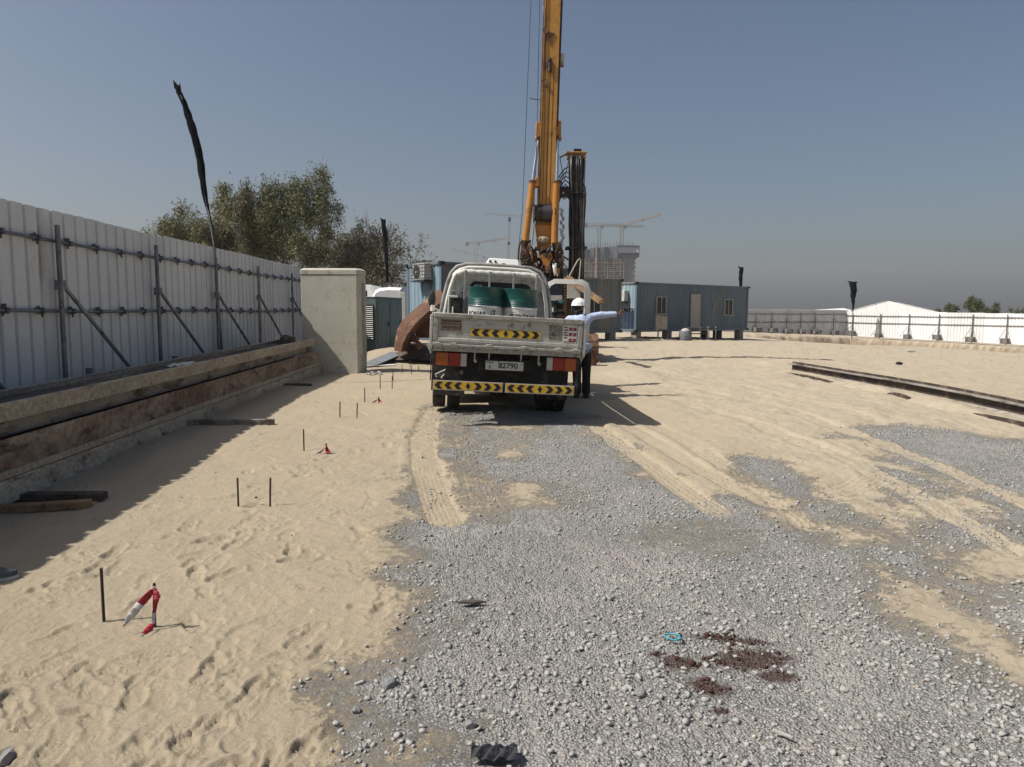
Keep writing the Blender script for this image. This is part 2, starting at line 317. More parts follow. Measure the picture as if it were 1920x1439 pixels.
# ---------------------------------------------------------------- the ground: one sheet, sand with crushed stone on it
def poly_w(pts): return np.array([G(*p) for p in pts])
def inside(P, x, y):                     # signed soft distance (positive inside) to a polygon
    n = len(P); d2 = np.full(x.shape, 1e9); ins = np.zeros(x.shape, bool)
    for i in range(n):
        a = P[i]; b = P[(i + 1) % n]; e = b - a; wx = x - a[0]; wy = y - a[1]
        t = np.clip((wx * e[0] + wy * e[1]) / (e @ e + 1e-12), 0, 1)
        d2 = np.minimum(d2, (wx - e[0] * t) ** 2 + (wy - e[1] * t) ** 2)
        c = ((a[1] > y) != (b[1] > y)) & (x < (b[0] - a[0]) * (y - a[1]) / (b[1] - a[1] + 1e-12) + a[0]); ins ^= c
    return np.where(ins, 1, -1) * np.sqrt(d2)
GRAVEL = [poly_w(p) for p in (
    [(826, 762), (832, 800), (846, 880), (864, 950), (830, 962), (800, 930), (776, 880), (772, 930), (768, 1010), (774, 1080), (800, 1110), (800, 1175),
     (745, 1215), (690, 1255), (672, 1330), (655, 1400), (640, 1500), (600, 1900), (2400, 1900), (2400, 1380), (2000, 1330), (1890, 1290), (1830, 1230), (1790, 1150), (1700, 1110), (1640, 1060),
     (1580, 1010), (1500, 990), (1440, 950), (1380, 935), (1300, 925), (1240, 900), (1185, 855), (1120, 815), (1090, 790), (1050, 765)],
    [(1385, 885), (1400, 862), (1470, 868), (1540, 925), (1600, 965), (1680, 985), (1780, 960), (1990, 950), (2200, 1010), (2200, 1140), (1960, 1170), (1900, 1130), (1800, 1120), (1700, 1110), (1600, 1040), (1540, 985), (1470, 930)],
    [(1560, 812), (1620, 803), (1740, 804), (1830, 812), (1980, 835), (2200, 880), (2200, 1010), (1940, 950), (1860, 935), (1800, 905), (1740, 880), (1690, 862), (1650, 840), (1590, 820)],
    [(1655, 885), (1700, 890), (1745, 925), (1750, 945), (1700, 945), (1660, 915)],
    [(1790, 1130), (1900, 1120), (2300, 1180), (2300, 1420), (2000, 1300), (1940, 1260), (1860, 1170)])]
SANDP = [poly_w(p) for p in (
    [(935, 800), (990, 800), (1000, 840), (950, 850)], [(950, 900), (1010, 905), (1020, 940), (970, 950)],
    [(1690, 1100), (1740, 1105), (1830, 1160), (1930, 1240), (2010, 1330), (1900, 1290), (1810, 1190), (1740, 1165)],
    [(1540, 975), (1590, 970), (1620, 1010), (1590, 1030)], [(1780, 1040), (1900, 1045), (1990, 1075), (1880, 1090), (1790, 1075)],
    [(735, 1390), (830, 1375), (850, 1395), (770, 1439), (720, 1430)])]
def gravel_mask(x, y):
    d = np.full(x.shape, -99.0)
    for P in GRAVEL: d = np.maximum(d, inside(P, x, y))
    for P in SANDP: d = np.minimum(d, -inside(P, x, y) - 0.05)
    nz = fbm(x * 2.2, y * 2.2, 50, 4)
    wd = 0.30 + 0.03 * np.clip(y, 0, 30)
    g = sst((d + nz * (.35 + .02 * np.clip(y, 0, 20))) / wd * .5 + .5)
    thin = sst((fbm(x * .55 + 3, y * .55, 61, 4) + .62) / .40)           # patches where fines cover the stones
    return g * (.62 + .38 * thin)
STAIN_C = [(G(1375, 1200), .30, .05, -.2), (G(1230, 1225), .07, .03, .3), (G(1350, 1330), .05, .04, .3), (G(1410, 1235), .30, .15, .15), (G(1330, 1285), .16, .09, -.5), (G(1275, 1240), .14, .10, 0), (G(1460, 1265), .14, .08, 0), (G(1325, 1150), .05, .02, .1)]
TRACKS = []                                                  # (world polyline, half width, depth, groove)
def trk(pts, hw, depth=.025, groove=.03): TRACKS.append((np.array([G(*p) for p in pts]), hw, depth, groove))
trk([(822, 764), (800, 790), (792, 830), (800, 880), (818, 930), (838, 975)], .19, .032, .045)
trk([(872, 764), (868, 800), (880, 860), (900, 920), (940, 970)], .16, .012, .05)
trk([(1110, 790), (1160, 830), (1220, 870), (1290, 925), (1350, 960)], .16, .035, .06)
trk([(1165, 790), (1225, 825), (1300, 870), (1375, 915), (1450, 945)], .16, .035, .06)
trk([(1130, 745), (1190, 775), (1290, 830), (1400, 900), (1520, 985)], .15, .030, .06)
trk([(1120, 722), (1240, 745), (1400, 790), (1560, 850), (1720, 930), (1900, 1030)], .17, .035, .06)
trk([(1180, 712), (1300, 728), (1450, 762), (1600, 812), (1760, 872), (1960, 960)], .17, .035, .06)
trk([(1230, 700), (1380, 722), (1520, 755), (1640, 790)], .15, .02, .06)
trk([(1560, 930), (1640, 900), (1760, 930), (1900, 1000), (2000, 1060)], .2, .02, .06)
def track_z(x, y):
    z = np.zeros(x.shape); cover = np.zeros(x.shape)
    for P, hw, dp, gv in TRACKS:
        d2 = np.full(x.shape, 1e9); sg = np.zeros(x.shape)
        bx = (x > P[:, 0].min() - 1) & (x < P[:, 0].max() + 1) & (y > P[:, 1].min() - 1) & (y < P[:, 1].max() + 1)
        if not bx.any(): continue
        X = x[bx]; Y = y[bx]; D = np.full(X.shape, 1e9); S = np.zeros(X.shape); T = np.zeros(X.shape)
        for i in range(len(P) - 1):
            a = P[i]; b = P[i + 1]; e = b - a; L = math.hypot(*e); wx = X - a[0]; wy = Y - a[1]
            t = np.clip((wx * e[0] + wy * e[1]) / (L * L), 0, 1); qx = wx - e[0] * t; qy = wy - e[1] * t; q = np.sqrt(qx * qx + qy * qy)
            k = q < D; D = np.where(k, q, D); S = np.where(k, np.sign(e[0] * qy - e[1] * qx) * q, S); T = np.where(k, t * L + i * 3.1, T)
        D = D + .05 * vn(X * 2.5, Y * 2.5, 71)
        inn = sst((hw - D) / .05)
        rim = np.exp(-((D - hw - .05) / .05) ** 2)
        zz = -dp * .6 * inn + dp * .28 * rim * (.6 + 1.2 * vn(X * 5, Y * 5, 77)) + inn * (.006 * np.sin(S / gv * 2 * math.pi) + .004 * np.sin(T * 60) + .014 * vn(X * 9, Y * 9, 72) + .010 * vn(X * 3, Y * 3, 74))
        fade = sst(.9 + vn(X * .8, Y * .8, 73) * 1.4)
        z[bx] += zz * (.35 + .65 * fade); cover[bx] = np.maximum(cover[bx], inn * (1 if dp > .03 else .4))
    return z, cover
def fine_z(x, y, g):
    near = 1 - sst((y - 25) / 40)
    z = near * (.0065 * fbm(x * 6, y * 6, 80, 3) + .0052 * fbm(x * 26, y * 26, 84, 3))
    z = z + near * .008 * np.abs(fbm(x * 2.6 + .8 * vn(x, y, 3), y * 3.4, 88, 3)) * (1 - g)
    z = z + near * g * (.014 * vn(x * 22, y * 22, 90) + .008 * vn(x * 48, y * 48, 91))
    right = sst((x - 1.5) / 2) * (1 - sst((x - 26) / 6))
    z = z + right * (.05 * fbm(x * .9, y * .9, 95, 4) + .030 * fbm(x * 4.2, y * 3.2, 97, 3) + .016 * np.abs(fbm(x * 9, y * 8, 98, 3))) * (1 - .6 * g)
    z = z + near * (1 - g) * .0035 * fbm(x * 55, y * 55, 99, 2)
    return z
def build_ground():
    ys = list(np.array([-60, -25, -8, -2, .4, 1.1]));
    y = 1.6
    while y < 1500:
        ys.append(y); y *= 1.0034 if y < 45 else (1.008 if y < 110 else 1.06)
    ys = np.array(ys)
    a = np.linspace(-.86, .86, 760); out = np.array([.12, .35, .8, 1.8, 4, 9, 20, 50, 120, 300, 700, 1400])
    nx = len(a) + 2 * len(out)
    w = np.maximum(ys, 1.6) + 1.0
    X = np.empty((len(ys), nx)); k = len(out)
    X[:, k:k + len(a)] = w[:, None] * a[None, :]
    X[:, :k] = -(w * .86)[:, None] - out[::-1][None, :]; X[:, k + len(a):] = (w * .86)[:, None] + out[None, :]
    Y = np.repeat(ys[:, None], nx, 1)
    x = X.ravel(); y = Y.ravel()
    g = gravel_mask(x, y) * (y < 60); tz, cov = track_z(x, y); g = g * (1 - .85 * cov)
    z = base_z(x, y) + mid_z(x, y) + tz + fine_z(x, y, g)
    # footprints trodden into the sand
    Z = z.reshape(X.shape); Gm = g.reshape(X.shape)
    r = np.random.default_rng(5); cnt = 0
    for q in range(760):
        fy = 2.2 * math.exp(r.random() * math.log(9)); fx = r.uniform(-.62, .02 if fy < 12 else .05) * (fy + 1) if q < 700 else r.uniform(.3, .8) * (fy + 1)
        ang = r.normal(0, .7) + (math.pi if r.random() < .5 else 0); c, s = math.cos(ang), math.sin(ang)
        i0, i1 = np.searchsorted(ys, [fy - .28, fy + .28])
        if i1 - i0 < 3: continue
        xx = X[i0:i1] - fx; mk = np.abs(xx) < .28
        if not mk.any(): continue
        if Gm[i0:i1][mk].mean() > .3: continue
        yy = Y[i0:i1] - fy; u = xx * c + yy * s; v = -xx * s + yy * c
        hw = .047 - .010 * np.cos(v / .14 * math.pi) * (v < 0) + .004 * np.sin(v * 20)
        e = np.sqrt((u / hw) ** 2 + (v / .145) ** 4)
        ins = sst((1.12 - e) / .22); rim = np.exp(-((e - 1.35) / .22) ** 2)
        dep = r.uniform(.003, .009) if r.random() < .7 else r.uniform(.010, .017)
        tread = .0036 * np.sign(np.sin(v * 260 + 6 * np.abs(u) * 20))
        soft = sst(.7 + 1.8 * vn(xx * 7 + q, yy * 7, 99))
        Z[i0:i1] += (-dep * ins * (1 + .5 * v / .14) + dep * .55 * rim + tread * ins) * soft
    z = Z.ravel()
    st = np.zeros(x.shape)
    for (c0, sx, sy, ro) in STAIN_C: st = np.maximum(st, gauss(x, y, c0[0], c0[1], sx, sy, ro))
    st = st * (y < 20)
    nv = len(x); nr, nc = X.shape
    me = bpy.data.meshes.new('ground'); me.vertices.add(nv)
    me.vertices.foreach_set('co', np.stack([x, y, z], 1).astype(np.float32).ravel())
    idx = np.arange(nv).reshape(nr, nc)
    q = np.stack([idx[:-1, :-1], idx[:-1, 1:], idx[1:, 1:], idx[1:, :-1]], -1).reshape(-1, 4)
    me.loops.add(q.size); me.loops.foreach_set('vertex_index', q.ravel().astype(np.int32))
    me.polygons.add(len(q)); me.polygons.foreach_set('loop_start', (np.arange(len(q)) * 4).astype(np.int32))
    try: me.polygons.foreach_set('loop_total', np.full(len(q), 4, np.int32))
    except Exception: pass
    me.update(calc_edges=True); me.validate(); me.polygons.foreach_set('use_smooth', np.ones(len(q), bool))
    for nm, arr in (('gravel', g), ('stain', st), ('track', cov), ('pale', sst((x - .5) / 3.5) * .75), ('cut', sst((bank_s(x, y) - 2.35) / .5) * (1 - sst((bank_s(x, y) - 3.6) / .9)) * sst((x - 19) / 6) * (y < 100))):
        at = me.attributes.new(nm, 'FLOAT', 'POINT'); at.data.foreach_set('value', arr.astype(np.float32))
    o = bpy.data.objects.new('ground', me); col.objects.link(o); o['kind'] = 'structure'
    return o
def ground_mat():
    m = bpy.data.materials.new('sand_and_gravel'); m.use_nodes = True; t = m.node_tree; N = t.nodes; L = t.links
    b = N['Principled BSDF']; b.inputs['Roughness'].default_value = .95; b.inputs['Specular IOR Level'].default_value = .12
    tc = N.new('ShaderNodeTexCoord'); P = tc.outputs['Object']
    def noise(sc, det=5, ro=.6):
        n = N.new('ShaderNodeTexNoise'); n.inputs['Scale'].default_value = sc; n.inputs['Detail'].default_value = det; n.inputs['Roughness'].default_value = ro; L.new(P, n.inputs['Vector']); return n.outputs[0]
    def ramp(x, p0, c0, p1, c1, *more):
        r = N.new('ShaderNodeValToRGB'); e = r.color_ramp.elements; e[0].position = p0; e[0].color = (*c0, 1); e[1].position = p1; e[1].color = (*c1, 1)
        for p, c in more: k = e.new(p); k.color = (*c, 1)
        L.new(x, r.inputs[0]); return r.outputs[0]
    def mix(f, a, c, mode='MIX'):
        x = N.new('ShaderNodeMix'); x.data_type = 'RGBA'; x.blend_type = mode
        for s, v in ((0, f), (6, a), (7, c)):
            if isinstance(v, (int, float)): x.inputs[s].default_value = v
            elif isinstance(v, tuple): x.inputs[s].default_value = (*v, 1)
            else: L.new(v, x.inputs[s])
        return x.outputs[2]
    def mth(op, a, c, cl=False):
        x = N.new('ShaderNodeMath'); x.operation = op; x.use_clamp = cl
        for s, v in ((0, a), (1, c)):
            if isinstance(v, (int, float)): x.inputs[s].default_value = v
            else: L.new(v, x.inputs[s])
        return x.outputs[0]
    def attr(n): a = N.new('ShaderNodeAttribute'); a.attribute_name = n; return a.outputs['Fac']
    sand = ramp(noise(.6, 6, .7), .3, (.350, .290, .203), .7, (.405, .342, .245))
    sand = mix(ramp(noise(3.0, 6, .75), .42, (0, 0, 0), .75, (1, 1, 1)), sand, (.345, .288, .218))
    pass
    sand = mix(mth('MULTIPLY', attr('pale'), ramp(noise(1.6, 6, .75), .3, (.2, .2, .2), .7, (1, 1, 1))), sand, (.455, .40, .31))
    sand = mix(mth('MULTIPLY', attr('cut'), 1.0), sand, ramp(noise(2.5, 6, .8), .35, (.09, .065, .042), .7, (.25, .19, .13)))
    sand = mix(.35, sand, ramp(noise(160, 3), .3, (.25, .20, .14), .7, (.49, .42, .315)))
    vo = N.new('ShaderNodeTexVoronoi'); vo.inputs['Scale'].default_value = 75; L.new(P, vo.inputs['Vector'])
    vo2 = N.new('ShaderNodeTexVoronoi'); vo2.inputs['Scale'].default_value = 28; L.new(P, vo2.inputs['Vector'])
    sep = N.new('ShaderNodeSeparateColor'); L.new(vo.outputs['Color'], sep.inputs[0])
    gr = ramp(sep.outputs[0], 0, (.26, .255, .24), 1, (.48, .47, .445), (.55, (.385, .377, .356)))
    gr = mix(ramp(vo.outputs['Distance'], .25, (0, 0, 0), .62, (1, 1, 1)), gr, (.20, .195, .183))
    gr = mix(ramp(noise(1.1, 5, .7), .48, (0, 0, 0), .72, (.7, .7, .7)), gr, (.37, .325, .31))        # pinkish dusty areas
    gr = mix(ramp(noise(2.4, 5, .7), .50, (0, 0, 0), .70, (.55, .55, .55)), gr, (.41, .40, .37))
    gm = attr('gravel')
    jag = mth('MULTIPLY', mth('SUBTRACT', noise(11, 10, .85), .5), 2.6)
    gf = mth('MULTIPLY', mth('SUBTRACT', mth('ADD', gm, jag), .31), 2.4, True)
    colr = mix(gf, sand, gr)
    sn = mth('MULTIPLY', mth('ADD', attr('stain'), mth('MULTIPLY', mth('SUBTRACT', noise(22, 6, .8), .5), 1.6)), 1.0)
    sf = mth('MULTIPLY', mth('SUBTRACT', sn, .45), 3.0, True)
    colr = mix(mth('MULTIPLY', sf, .85), colr, (.06, .032, .026))
    L.new(colr, b.inputs['Base Color'])
    h1 = mth('MULTIPLY', noise(48, 7, .78), .017)
    h2 = mth('ADD', mth('MULTIPLY', noise(9, 6, .65), .022), mth('MULTIPLY', noise(150, 4, .8), .006))
    h3 = mth('MULTIPLY', mth('MULTIPLY', vo.outputs['Distance'], gf), -.030)
    h4 = mth('MULTIPLY', mth('MULTIPLY', vo2.outputs['Distance'], gf), -.030)
    hh = mth('ADD', mth('ADD', h1, h2), mth('ADD', h3, h4))
    bp = N.new('ShaderNodeBump'); bp.inputs['Strength'].default_value = .75; bp.inputs['Distance'].default_value = 1.0
    L.new(hh, bp.inputs['Height']); L.new(bp.outputs[0], b.inputs['Normal'])
    return m
ground = build_ground(); ground.data.materials.append(ground_mat())

# crushed stone lying on the gravel patches: one object, nobody could count it
def stones(name, N1, ymin, ymax, xr, mask, smin, smax, power, seed, mname, c_lo, c_hi, sink=.25, flat=.62, lod=.0026):
    r = np.random.default_rng(seed)
    y = ymin * np.exp(r.random(N1) * math.log(ymax / ymin)); x = r.uniform(xr[0], xr[1], N1) * (y + 1)
    keep = mask(x, y) > r.random(N1); x = x[keep]; y = y[keep]; n = len(x)
    s = smin + (smax - smin) * r.random(n) ** power
    s = np.maximum(s, lod * y)
    g = gravel_mask(x, y); tz, cv = track_z(x, y)
    z = base_z(x, y) + mid_z(x, y) + tz + fine_z(x, y, g * (1 - .85 * cv)) + s * (.5 - sink) * flat
    ph = (1 + 5 ** .5) / 2
    V = np.array([(-1, ph, 0), (1, ph, 0), (-1, -ph, 0), (1, -ph, 0), (0, -1, ph), (0, 1, ph), (0, -1, -ph), (0, 1, -ph), (ph, 0, -1), (ph, 0, 1), (-ph, 0, -1), (-ph, 0, 1)]) / math.sqrt(1 + ph * ph)
    F = np.array([(0, 11, 5), (0, 5, 1), (0, 1, 7), (0, 7, 10), (0, 10, 11), (1, 5, 9), (5, 11, 4), (11, 10, 2), (10, 7, 6), (7, 1, 8), (3, 9, 4), (3, 4, 2), (3, 2, 6), (3, 6, 8), (3, 8, 9), (4, 9, 5), (2, 4, 11), (6, 2, 10), (8, 6, 7), (9, 8, 1)])
    small = s < np.quantile(s, .80)
    vs = []; fs = []; tn = []; off = 0
    OV = np.array([(1, 0, 0), (-1, 0, 0), (0, 1, 0), (0, -1, 0), (0, 0, 1), (0, 0, -1)], float)
    OF = np.array([(0, 2, 4), (2, 1, 4), (1, 3, 4), (3, 0, 4), (2, 0, 5), (1, 2, 5), (3, 1, 5), (0, 3, 5)])
    for sel, TV, TF in ((small, OV, OF), (~small, V, F)):
        k = int(sel.sum())
        if not k: continue
        P = TV[None] * (1 + r.uniform(-.42, .30, (k, len(TV), 1))) + r.uniform(-.22, .22, (k, len(TV), 3))
        P = P * np.stack([r.uniform(.75, 1.25, k), r.uniform(.55, 1, k), r.uniform(.55, .95, k) * flat / .62], 1)[:, None, :]
        a = r.uniform(0, 6.283, k); bt = r.normal(0, .45, k)
        ca, sa, cb, sb = np.cos(a)[:, None], np.sin(a)[:, None], np.cos(bt)[:, None], np.sin(bt)[:, None]
        X, Y, Z = P[..., 0], P[..., 1], P[..., 2]
        Y, Z = Y * cb - Z * sb, Y * sb + Z * cb; X, Y = X * ca - Y * sa, X * sa + Y * ca
        S = (s[sel] * .5)[:, None]
        P = np.stack([X * S + x[sel][:, None], Y * S + y[sel][:, None], Z * S + z[sel][:, None]], -1)
        vs.append(P.reshape(-1, 3)); fs.append((TF[None] + (np.arange(k) * len(TV))[:, None, None] + off).reshape(-1, 3)); off += k * len(TV)
        st = np.zeros(k)
        for (c0, sx, sy, ro) in STAIN_C: st = np.maximum(st, gauss(x[sel], y[sel], c0[0], c0[1], sx * 1.05, sy * 1.05, ro))
        t = r.random(k) * (1.0 if len(TV) == 6 else .55); t = np.where((st > .15) & (st + r.normal(0, .28, k) > .62), -1.0, t)
        tn.append(np.repeat(t, len(TV)))
    vs = np.concatenate(vs); fs = np.concatenate(fs); tn = np.concatenate(tn)
    me = bpy.data.meshes.new(name); me.vertices.add(len(vs)); me.vertices.foreach_set('co', vs.astype(np.float32).ravel())
    me.loops.add(fs.size); me.loops.foreach_set('vertex_index', fs.ravel().astype(np.int32))
    me.polygons.add(len(fs)); me.polygons.foreach_set('loop_start', (np.arange(len(fs)) * 3).astype(np.int32))
    try: me.polygons.foreach_set('loop_total', np.full(len(fs), 3, np.int32))
    except Exception: pass
    me.update(calc_edges=True)
    me.attributes.new('tint', 'FLOAT', 'POINT').data.foreach_set('value', tn.astype(np.float32))
    m = bpy.data.materials.new(mname); m.use_nodes = True; t = m.node_tree; bb = t.nodes['Principled BSDF']; bb.inputs['Roughness'].default_value = .9; bb.inputs['Specular IOR Level'].default_value = .2
    at = t.nodes.new('ShaderNodeAttribute'); at.attribute_name = 'tint'
    rp = t.nodes.new('ShaderNodeValToRGB'); e = rp.color_ramp.elements; e[0].position = 0; e[0].color = (*c_lo, 1); e[1].position = 1; e[1].color = (*c_hi, 1)
    k = e.new(.94); k.color = tuple(c_lo[i] * .3 + c_hi[i] * .65 for i in range(3)) + (1,); k = e.new(.12); k.color = tuple(c_lo[i] * .72 for i in range(3)) + (1,); k = e.new(.14); k.color = (*c_lo, 1)
    ad = t.nodes.new('ShaderNodeMath'); ad.operation = 'LESS_THAN'; ad.inputs[1].default_value = -.5
    t.links.new(at.outputs['Fac'], rp.inputs[0]); t.links.new(at.outputs['Fac'], ad.inputs[0])
    mx = t.nodes.new('ShaderNodeMix'); mx.data_type = 'RGBA'; t.links.new(ad.outputs[0], mx.inputs[0]); t.links.new(rp.outputs[0], mx.inputs[6]); mx.inputs[7].default_value = (.06, .032, .026, 1)
    t.links.new(mx.outputs[2], bb.inputs['Base Color'])
    me.materials.append(m)
    o = bpy.data.objects.new(name, me); col.objects.link(o); return o
g1 = stones('gravel', 340000, 2.2, 26, (-.30, .84), lambda x, y: sst((gravel_mask(x, y) - .05) / .7) * (.18 + .82 * sst((fbm(x * 1.3, y * 1.3, 110, 4) + .25) / .6)), .0050, .040, 14.0, 3, 'crushed_stone', (.325, .317, .298), (.43, .422, .398), flat=.52, lod=.0019)
tag(g1, 'grey crushed stone spread over the sand from the truck to the camera', 'gravel', kind='stuff')
g2 = stones('pebbles', 5200, 2.2, 45, (-.80, .84), lambda x, y: np.clip(.35 + fbm(x, y, 120, 3) * 1.6 + .5 * (x > 1.5), 0, 1), .005, .03, 9.0, 4, 'sand_pebbles', (.33, .27, .20), (.62, .54, .44), lod=.0018)
tag(g2, 'small pale pebbles and clods scattered over the sand', 'pebbles', kind='stuff')
# ---------------------------------------------------------------- hoarding fences
def sheet_profile(L, pitch=.263, rib=.036, rw=.050):
    pts = []; x = 0
    while x < L - 1e-6:
        pts += [(x + .004, 0), (x + pitch - rw - .008, 0), (x + pitch - rw, rib), (x + pitch - .014, rib), (x + pitch - .004, 0)]
        x += pitch
    pts.append((L, 0)); return pts
def fence_x(Y): return -5.3 - .045 * Y
def hoarding(name, A, B, zbase, ztop, mt, label, posts, rails, side, braces, blocks=None, post_r=.03, nclamp=0, brace_dir=None, group=None, sheet_w=1.052, ztop2=None):
    A = Vector((*A, 0)); B = Vector((*B, 0)); d = (B - A); L = d.length; d.normalize(); nrm = Vector((-d.y, d.x, 0)) * side
    root = empty(name, (A.x, A.y, 0), label, 'fence', group)
    n = max(1, round(L / sheet_w)); prof = sheet_profile(sheet_w); prof.append((sheet_w + .03, 0))
    for k in range(n):
        mb = MB(); lo = []; hi = []
        jt = random.uniform(-.018, .018); tl = random.uniform(-.010, .010)
        ztk = ztop + ((ztop2 or ztop) - ztop) * k / n
        for (u, h) in prof:
            p = d * (u + k * sheet_w) + nrm * (-h + .005 * (u > sheet_w))
            lo.append((p.x, p.y, zbase(A.x + p.x, A.y + p.y) - .08)); hi.append((p.x, p.y, ztk + jt + tl * u - (.012 if h > 0 else 0)))
        mid = [[(a[0] + nrm.x * random.uniform(-.006, .006), a[1], a[2] + (b[2] - a[2]) * q) for a, b in zip(lo, hi)] for q in (.33, .66)]
        mb.grid([lo] + mid + [hi]); mb.build('sheet', mt, root, solid=.003)
    for (z, rr) in rails:
        mb = MB(); pts = []
        m_ = 14
        for i in range(m_ + 1):
            p = d * (L * i / m_) + nrm * .055; pts.append((p.x, p.y, z + .012 * math.sin(i * 2.1) + (((ztop2 or ztop) - ztop) * i / m_) * .3))
        mb.tube(pts, rr, 7); mb.build('rail', M['galv'], root, smooth=True)
    for i, t in enumerate(posts):
        p = d * t + nrm * .115; zb = zbase(A.x + p.x, A.y + p.y)
        mb = MB(); mb.cyl((p.x, p.y, zb - .15), (p.x, p.y, rails[0][0] + .20), post_r, n=9); mb.build('post', M['galv'], root, smooth='auto')
        if braces and i < len(posts):
            bz = rails[1][0] + .33; q = p + (brace_dir if brace_dir is not None else nrm * 1.6)
            q.z = zbase(A.x + q.x, A.y + q.y)
            mb = MB(); mb.cyl((p.x + nrm.x * .03, p.y + nrm.y * .03, bz), (q.x, q.y, q.z), post_r * .85, n=8); mb.box((p.x, p.y, bz), (.09, .09, .12)); mb.build('brace', M['galv'], root, smooth='auto')
        if blocks:
            mb = MB(); q = p + nrm * .25; mb.box((q.x, q.y, zb + .12 + .1 * random.random()), (.45 + .45 * random.random(), .5, .45), Matrix.Rotation(math.atan2(d.y, d.x), 3, 'Z'))
            mb.build('ballast_block', M['ballast'], root, bev=.03)
            if blocks > 1:
                mb = MB(); q2 = p + nrm * 1.0
                for s in (-.3, .3):
                    mb.cyl((p.x, p.y, rails[1][0] - .2), (q2.x + d.x * s, q2.y + d.y * s, zb + .1), .022, n=6)
                mb.build('stay', M['galv'], root, smooth='auto')
    if nclamp:
        proto = None
        for (z, rr) in rails:
            for k in range(nclamp):
                t = (k + .35) * L / nclamp
                p = d * t + nrm * .06
                if proto is None:
                    mb = MB(); mb.box((0, 0, 0), (.05, .06, .066)); mb.cyl((-.10, .01, .035), (.02, .01, .02), .009, n=6); mb.cyl((-.10, .01, -.035), (.02, .01, -.02), .009, n=6)
                    mb.cyl((0, .02, -.07), (0, .02, .07), .013, n=6); mb.box((0, .04, .045), (.03, .03, .03))
                    c = mb.build('coupler', M['coupler'], root); proto = c
                else:
                    c = proto.copy(); col.objects.link(c); c.parent = root
                c.location = (p.x, p.y, z + .012 * math.sin(t / L * 14 * 2.1) + (((ztop2 or ztop) - ztop) * t / L) * .3); c.rotation_euler = (random.uniform(-.4, .4), 0, math.atan2(d.y, d.x))
    return root
Ya, Yb = -1.5, 30.06
posts = [Y - Ya for Y in (.9, 3.55, 6.25, 8.91, 11.6, 14.2, 16.9, 19.9, 22.7, 25.5)]
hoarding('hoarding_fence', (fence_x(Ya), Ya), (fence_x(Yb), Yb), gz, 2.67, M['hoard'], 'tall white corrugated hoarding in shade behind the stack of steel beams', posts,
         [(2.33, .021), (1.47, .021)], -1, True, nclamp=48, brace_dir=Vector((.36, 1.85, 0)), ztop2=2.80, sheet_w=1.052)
# far right: a shaded length, then a sunlit length after the corner
CN = (34.0, 73.0); GA = (18.6, 66.64)
def on_line(px, A, B):
    d = ray(px, 600); A = Vector((*A, 0)); B = Vector((*B, 0)); e = (B - A).normalized()
    # solve t*d = A + s*e
    det = d.x * (-e.y) + e.x * d.y; t = (A.x * (-e.y) + e.x * A.y) / det
    return (Vector((d.x * t, d.y * t, 0)) - A).dot(e)
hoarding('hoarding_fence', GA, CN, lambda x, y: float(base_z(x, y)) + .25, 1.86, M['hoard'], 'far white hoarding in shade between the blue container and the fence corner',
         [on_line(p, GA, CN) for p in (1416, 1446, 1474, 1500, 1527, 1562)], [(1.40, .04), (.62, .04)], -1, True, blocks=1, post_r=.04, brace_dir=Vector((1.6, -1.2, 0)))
WB = (47.2, 54.0)
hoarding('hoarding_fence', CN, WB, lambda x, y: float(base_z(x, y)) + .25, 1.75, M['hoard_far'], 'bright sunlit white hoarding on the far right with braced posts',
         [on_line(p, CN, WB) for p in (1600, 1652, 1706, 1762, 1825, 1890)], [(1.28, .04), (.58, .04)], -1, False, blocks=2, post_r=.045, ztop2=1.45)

# flag poles with furled black cloth
def flag_pole(base, pts, widths, label, r=.022):
    root = empty('flag_pole', base, label, 'flag pole', 'poles with black flags'); base = Vector(base)
    P = [Vector(p) - base for p in pts]
    mb = MB(); mb.tube([Vector((0, 0, 0))] + P, r, 7); mb.build('pole', M['galv'], root, smooth=True)
    # cloth hangs as a narrow folded strip round the upper pole
    mb = MB(); k = len(P); Q = []; W = []
    for i in range(k - 1):
        for j in range(8): Q.append(P[i].lerp(P[i + 1], j / 8)); W.append(widths[i] + (widths[i + 1] - widths[i]) * j / 8)
    Q.append(P[-1]); W.append(widths[-1]); rows = []
    for i, (q, wd) in enumerate(zip(Q, W)):
        row = []
        for j in range(15):
            a = 2 * math.pi * j / 14
            f = 1 + .22 * math.sin(3 * a + i * .5) + .10 * math.sin(5 * a - i * .9)
            row.append(q + Vector((math.cos(a) * wd * f, math.sin(a) * wd * .5 * f, random.uniform(-.01, .01))))
        rows.append(row)
    mb.grid(rows); q = rows[-1]
    mb.add([Q[-1] + Vector((-W[-1] * 1.3, 0, -.02)), Q[-1] + Vector((W[-1] * .8, 0, .02)), Q[-1] + Vector((-W[-1] * 1.9, .02, .16))], [(0, 1, 2)])
    mb.add([Q[-1] + Vector((-W[-1] * .4, .02, 0)), Q[-1] + Vector((W[-1] * 1.4, 0, -.08)), Q[-1] + Vector((W[-1] * .9, .02, .10))], [(0, 1, 2)])
    mb.build('flag', M['black_cloth'], root, smooth=True)
    return root
Yf = 14.35
flag_pole((fence_x(Yf) + .13, Yf, gz(fence_x(Yf), Yf)), [AT(403, 470, Yf), AT(392, 400, Yf), AT(386, 380, Yf), AT(377, 310, Yf), AT(360, 235, Yf), AT(345, 195, Yf), AT(333, 165, Yf)],
          [.022, .028, .042, .068, .072, .052, .05], 'tall bent pole with a furled black flag rising over the near left hoarding')
Yf = 38
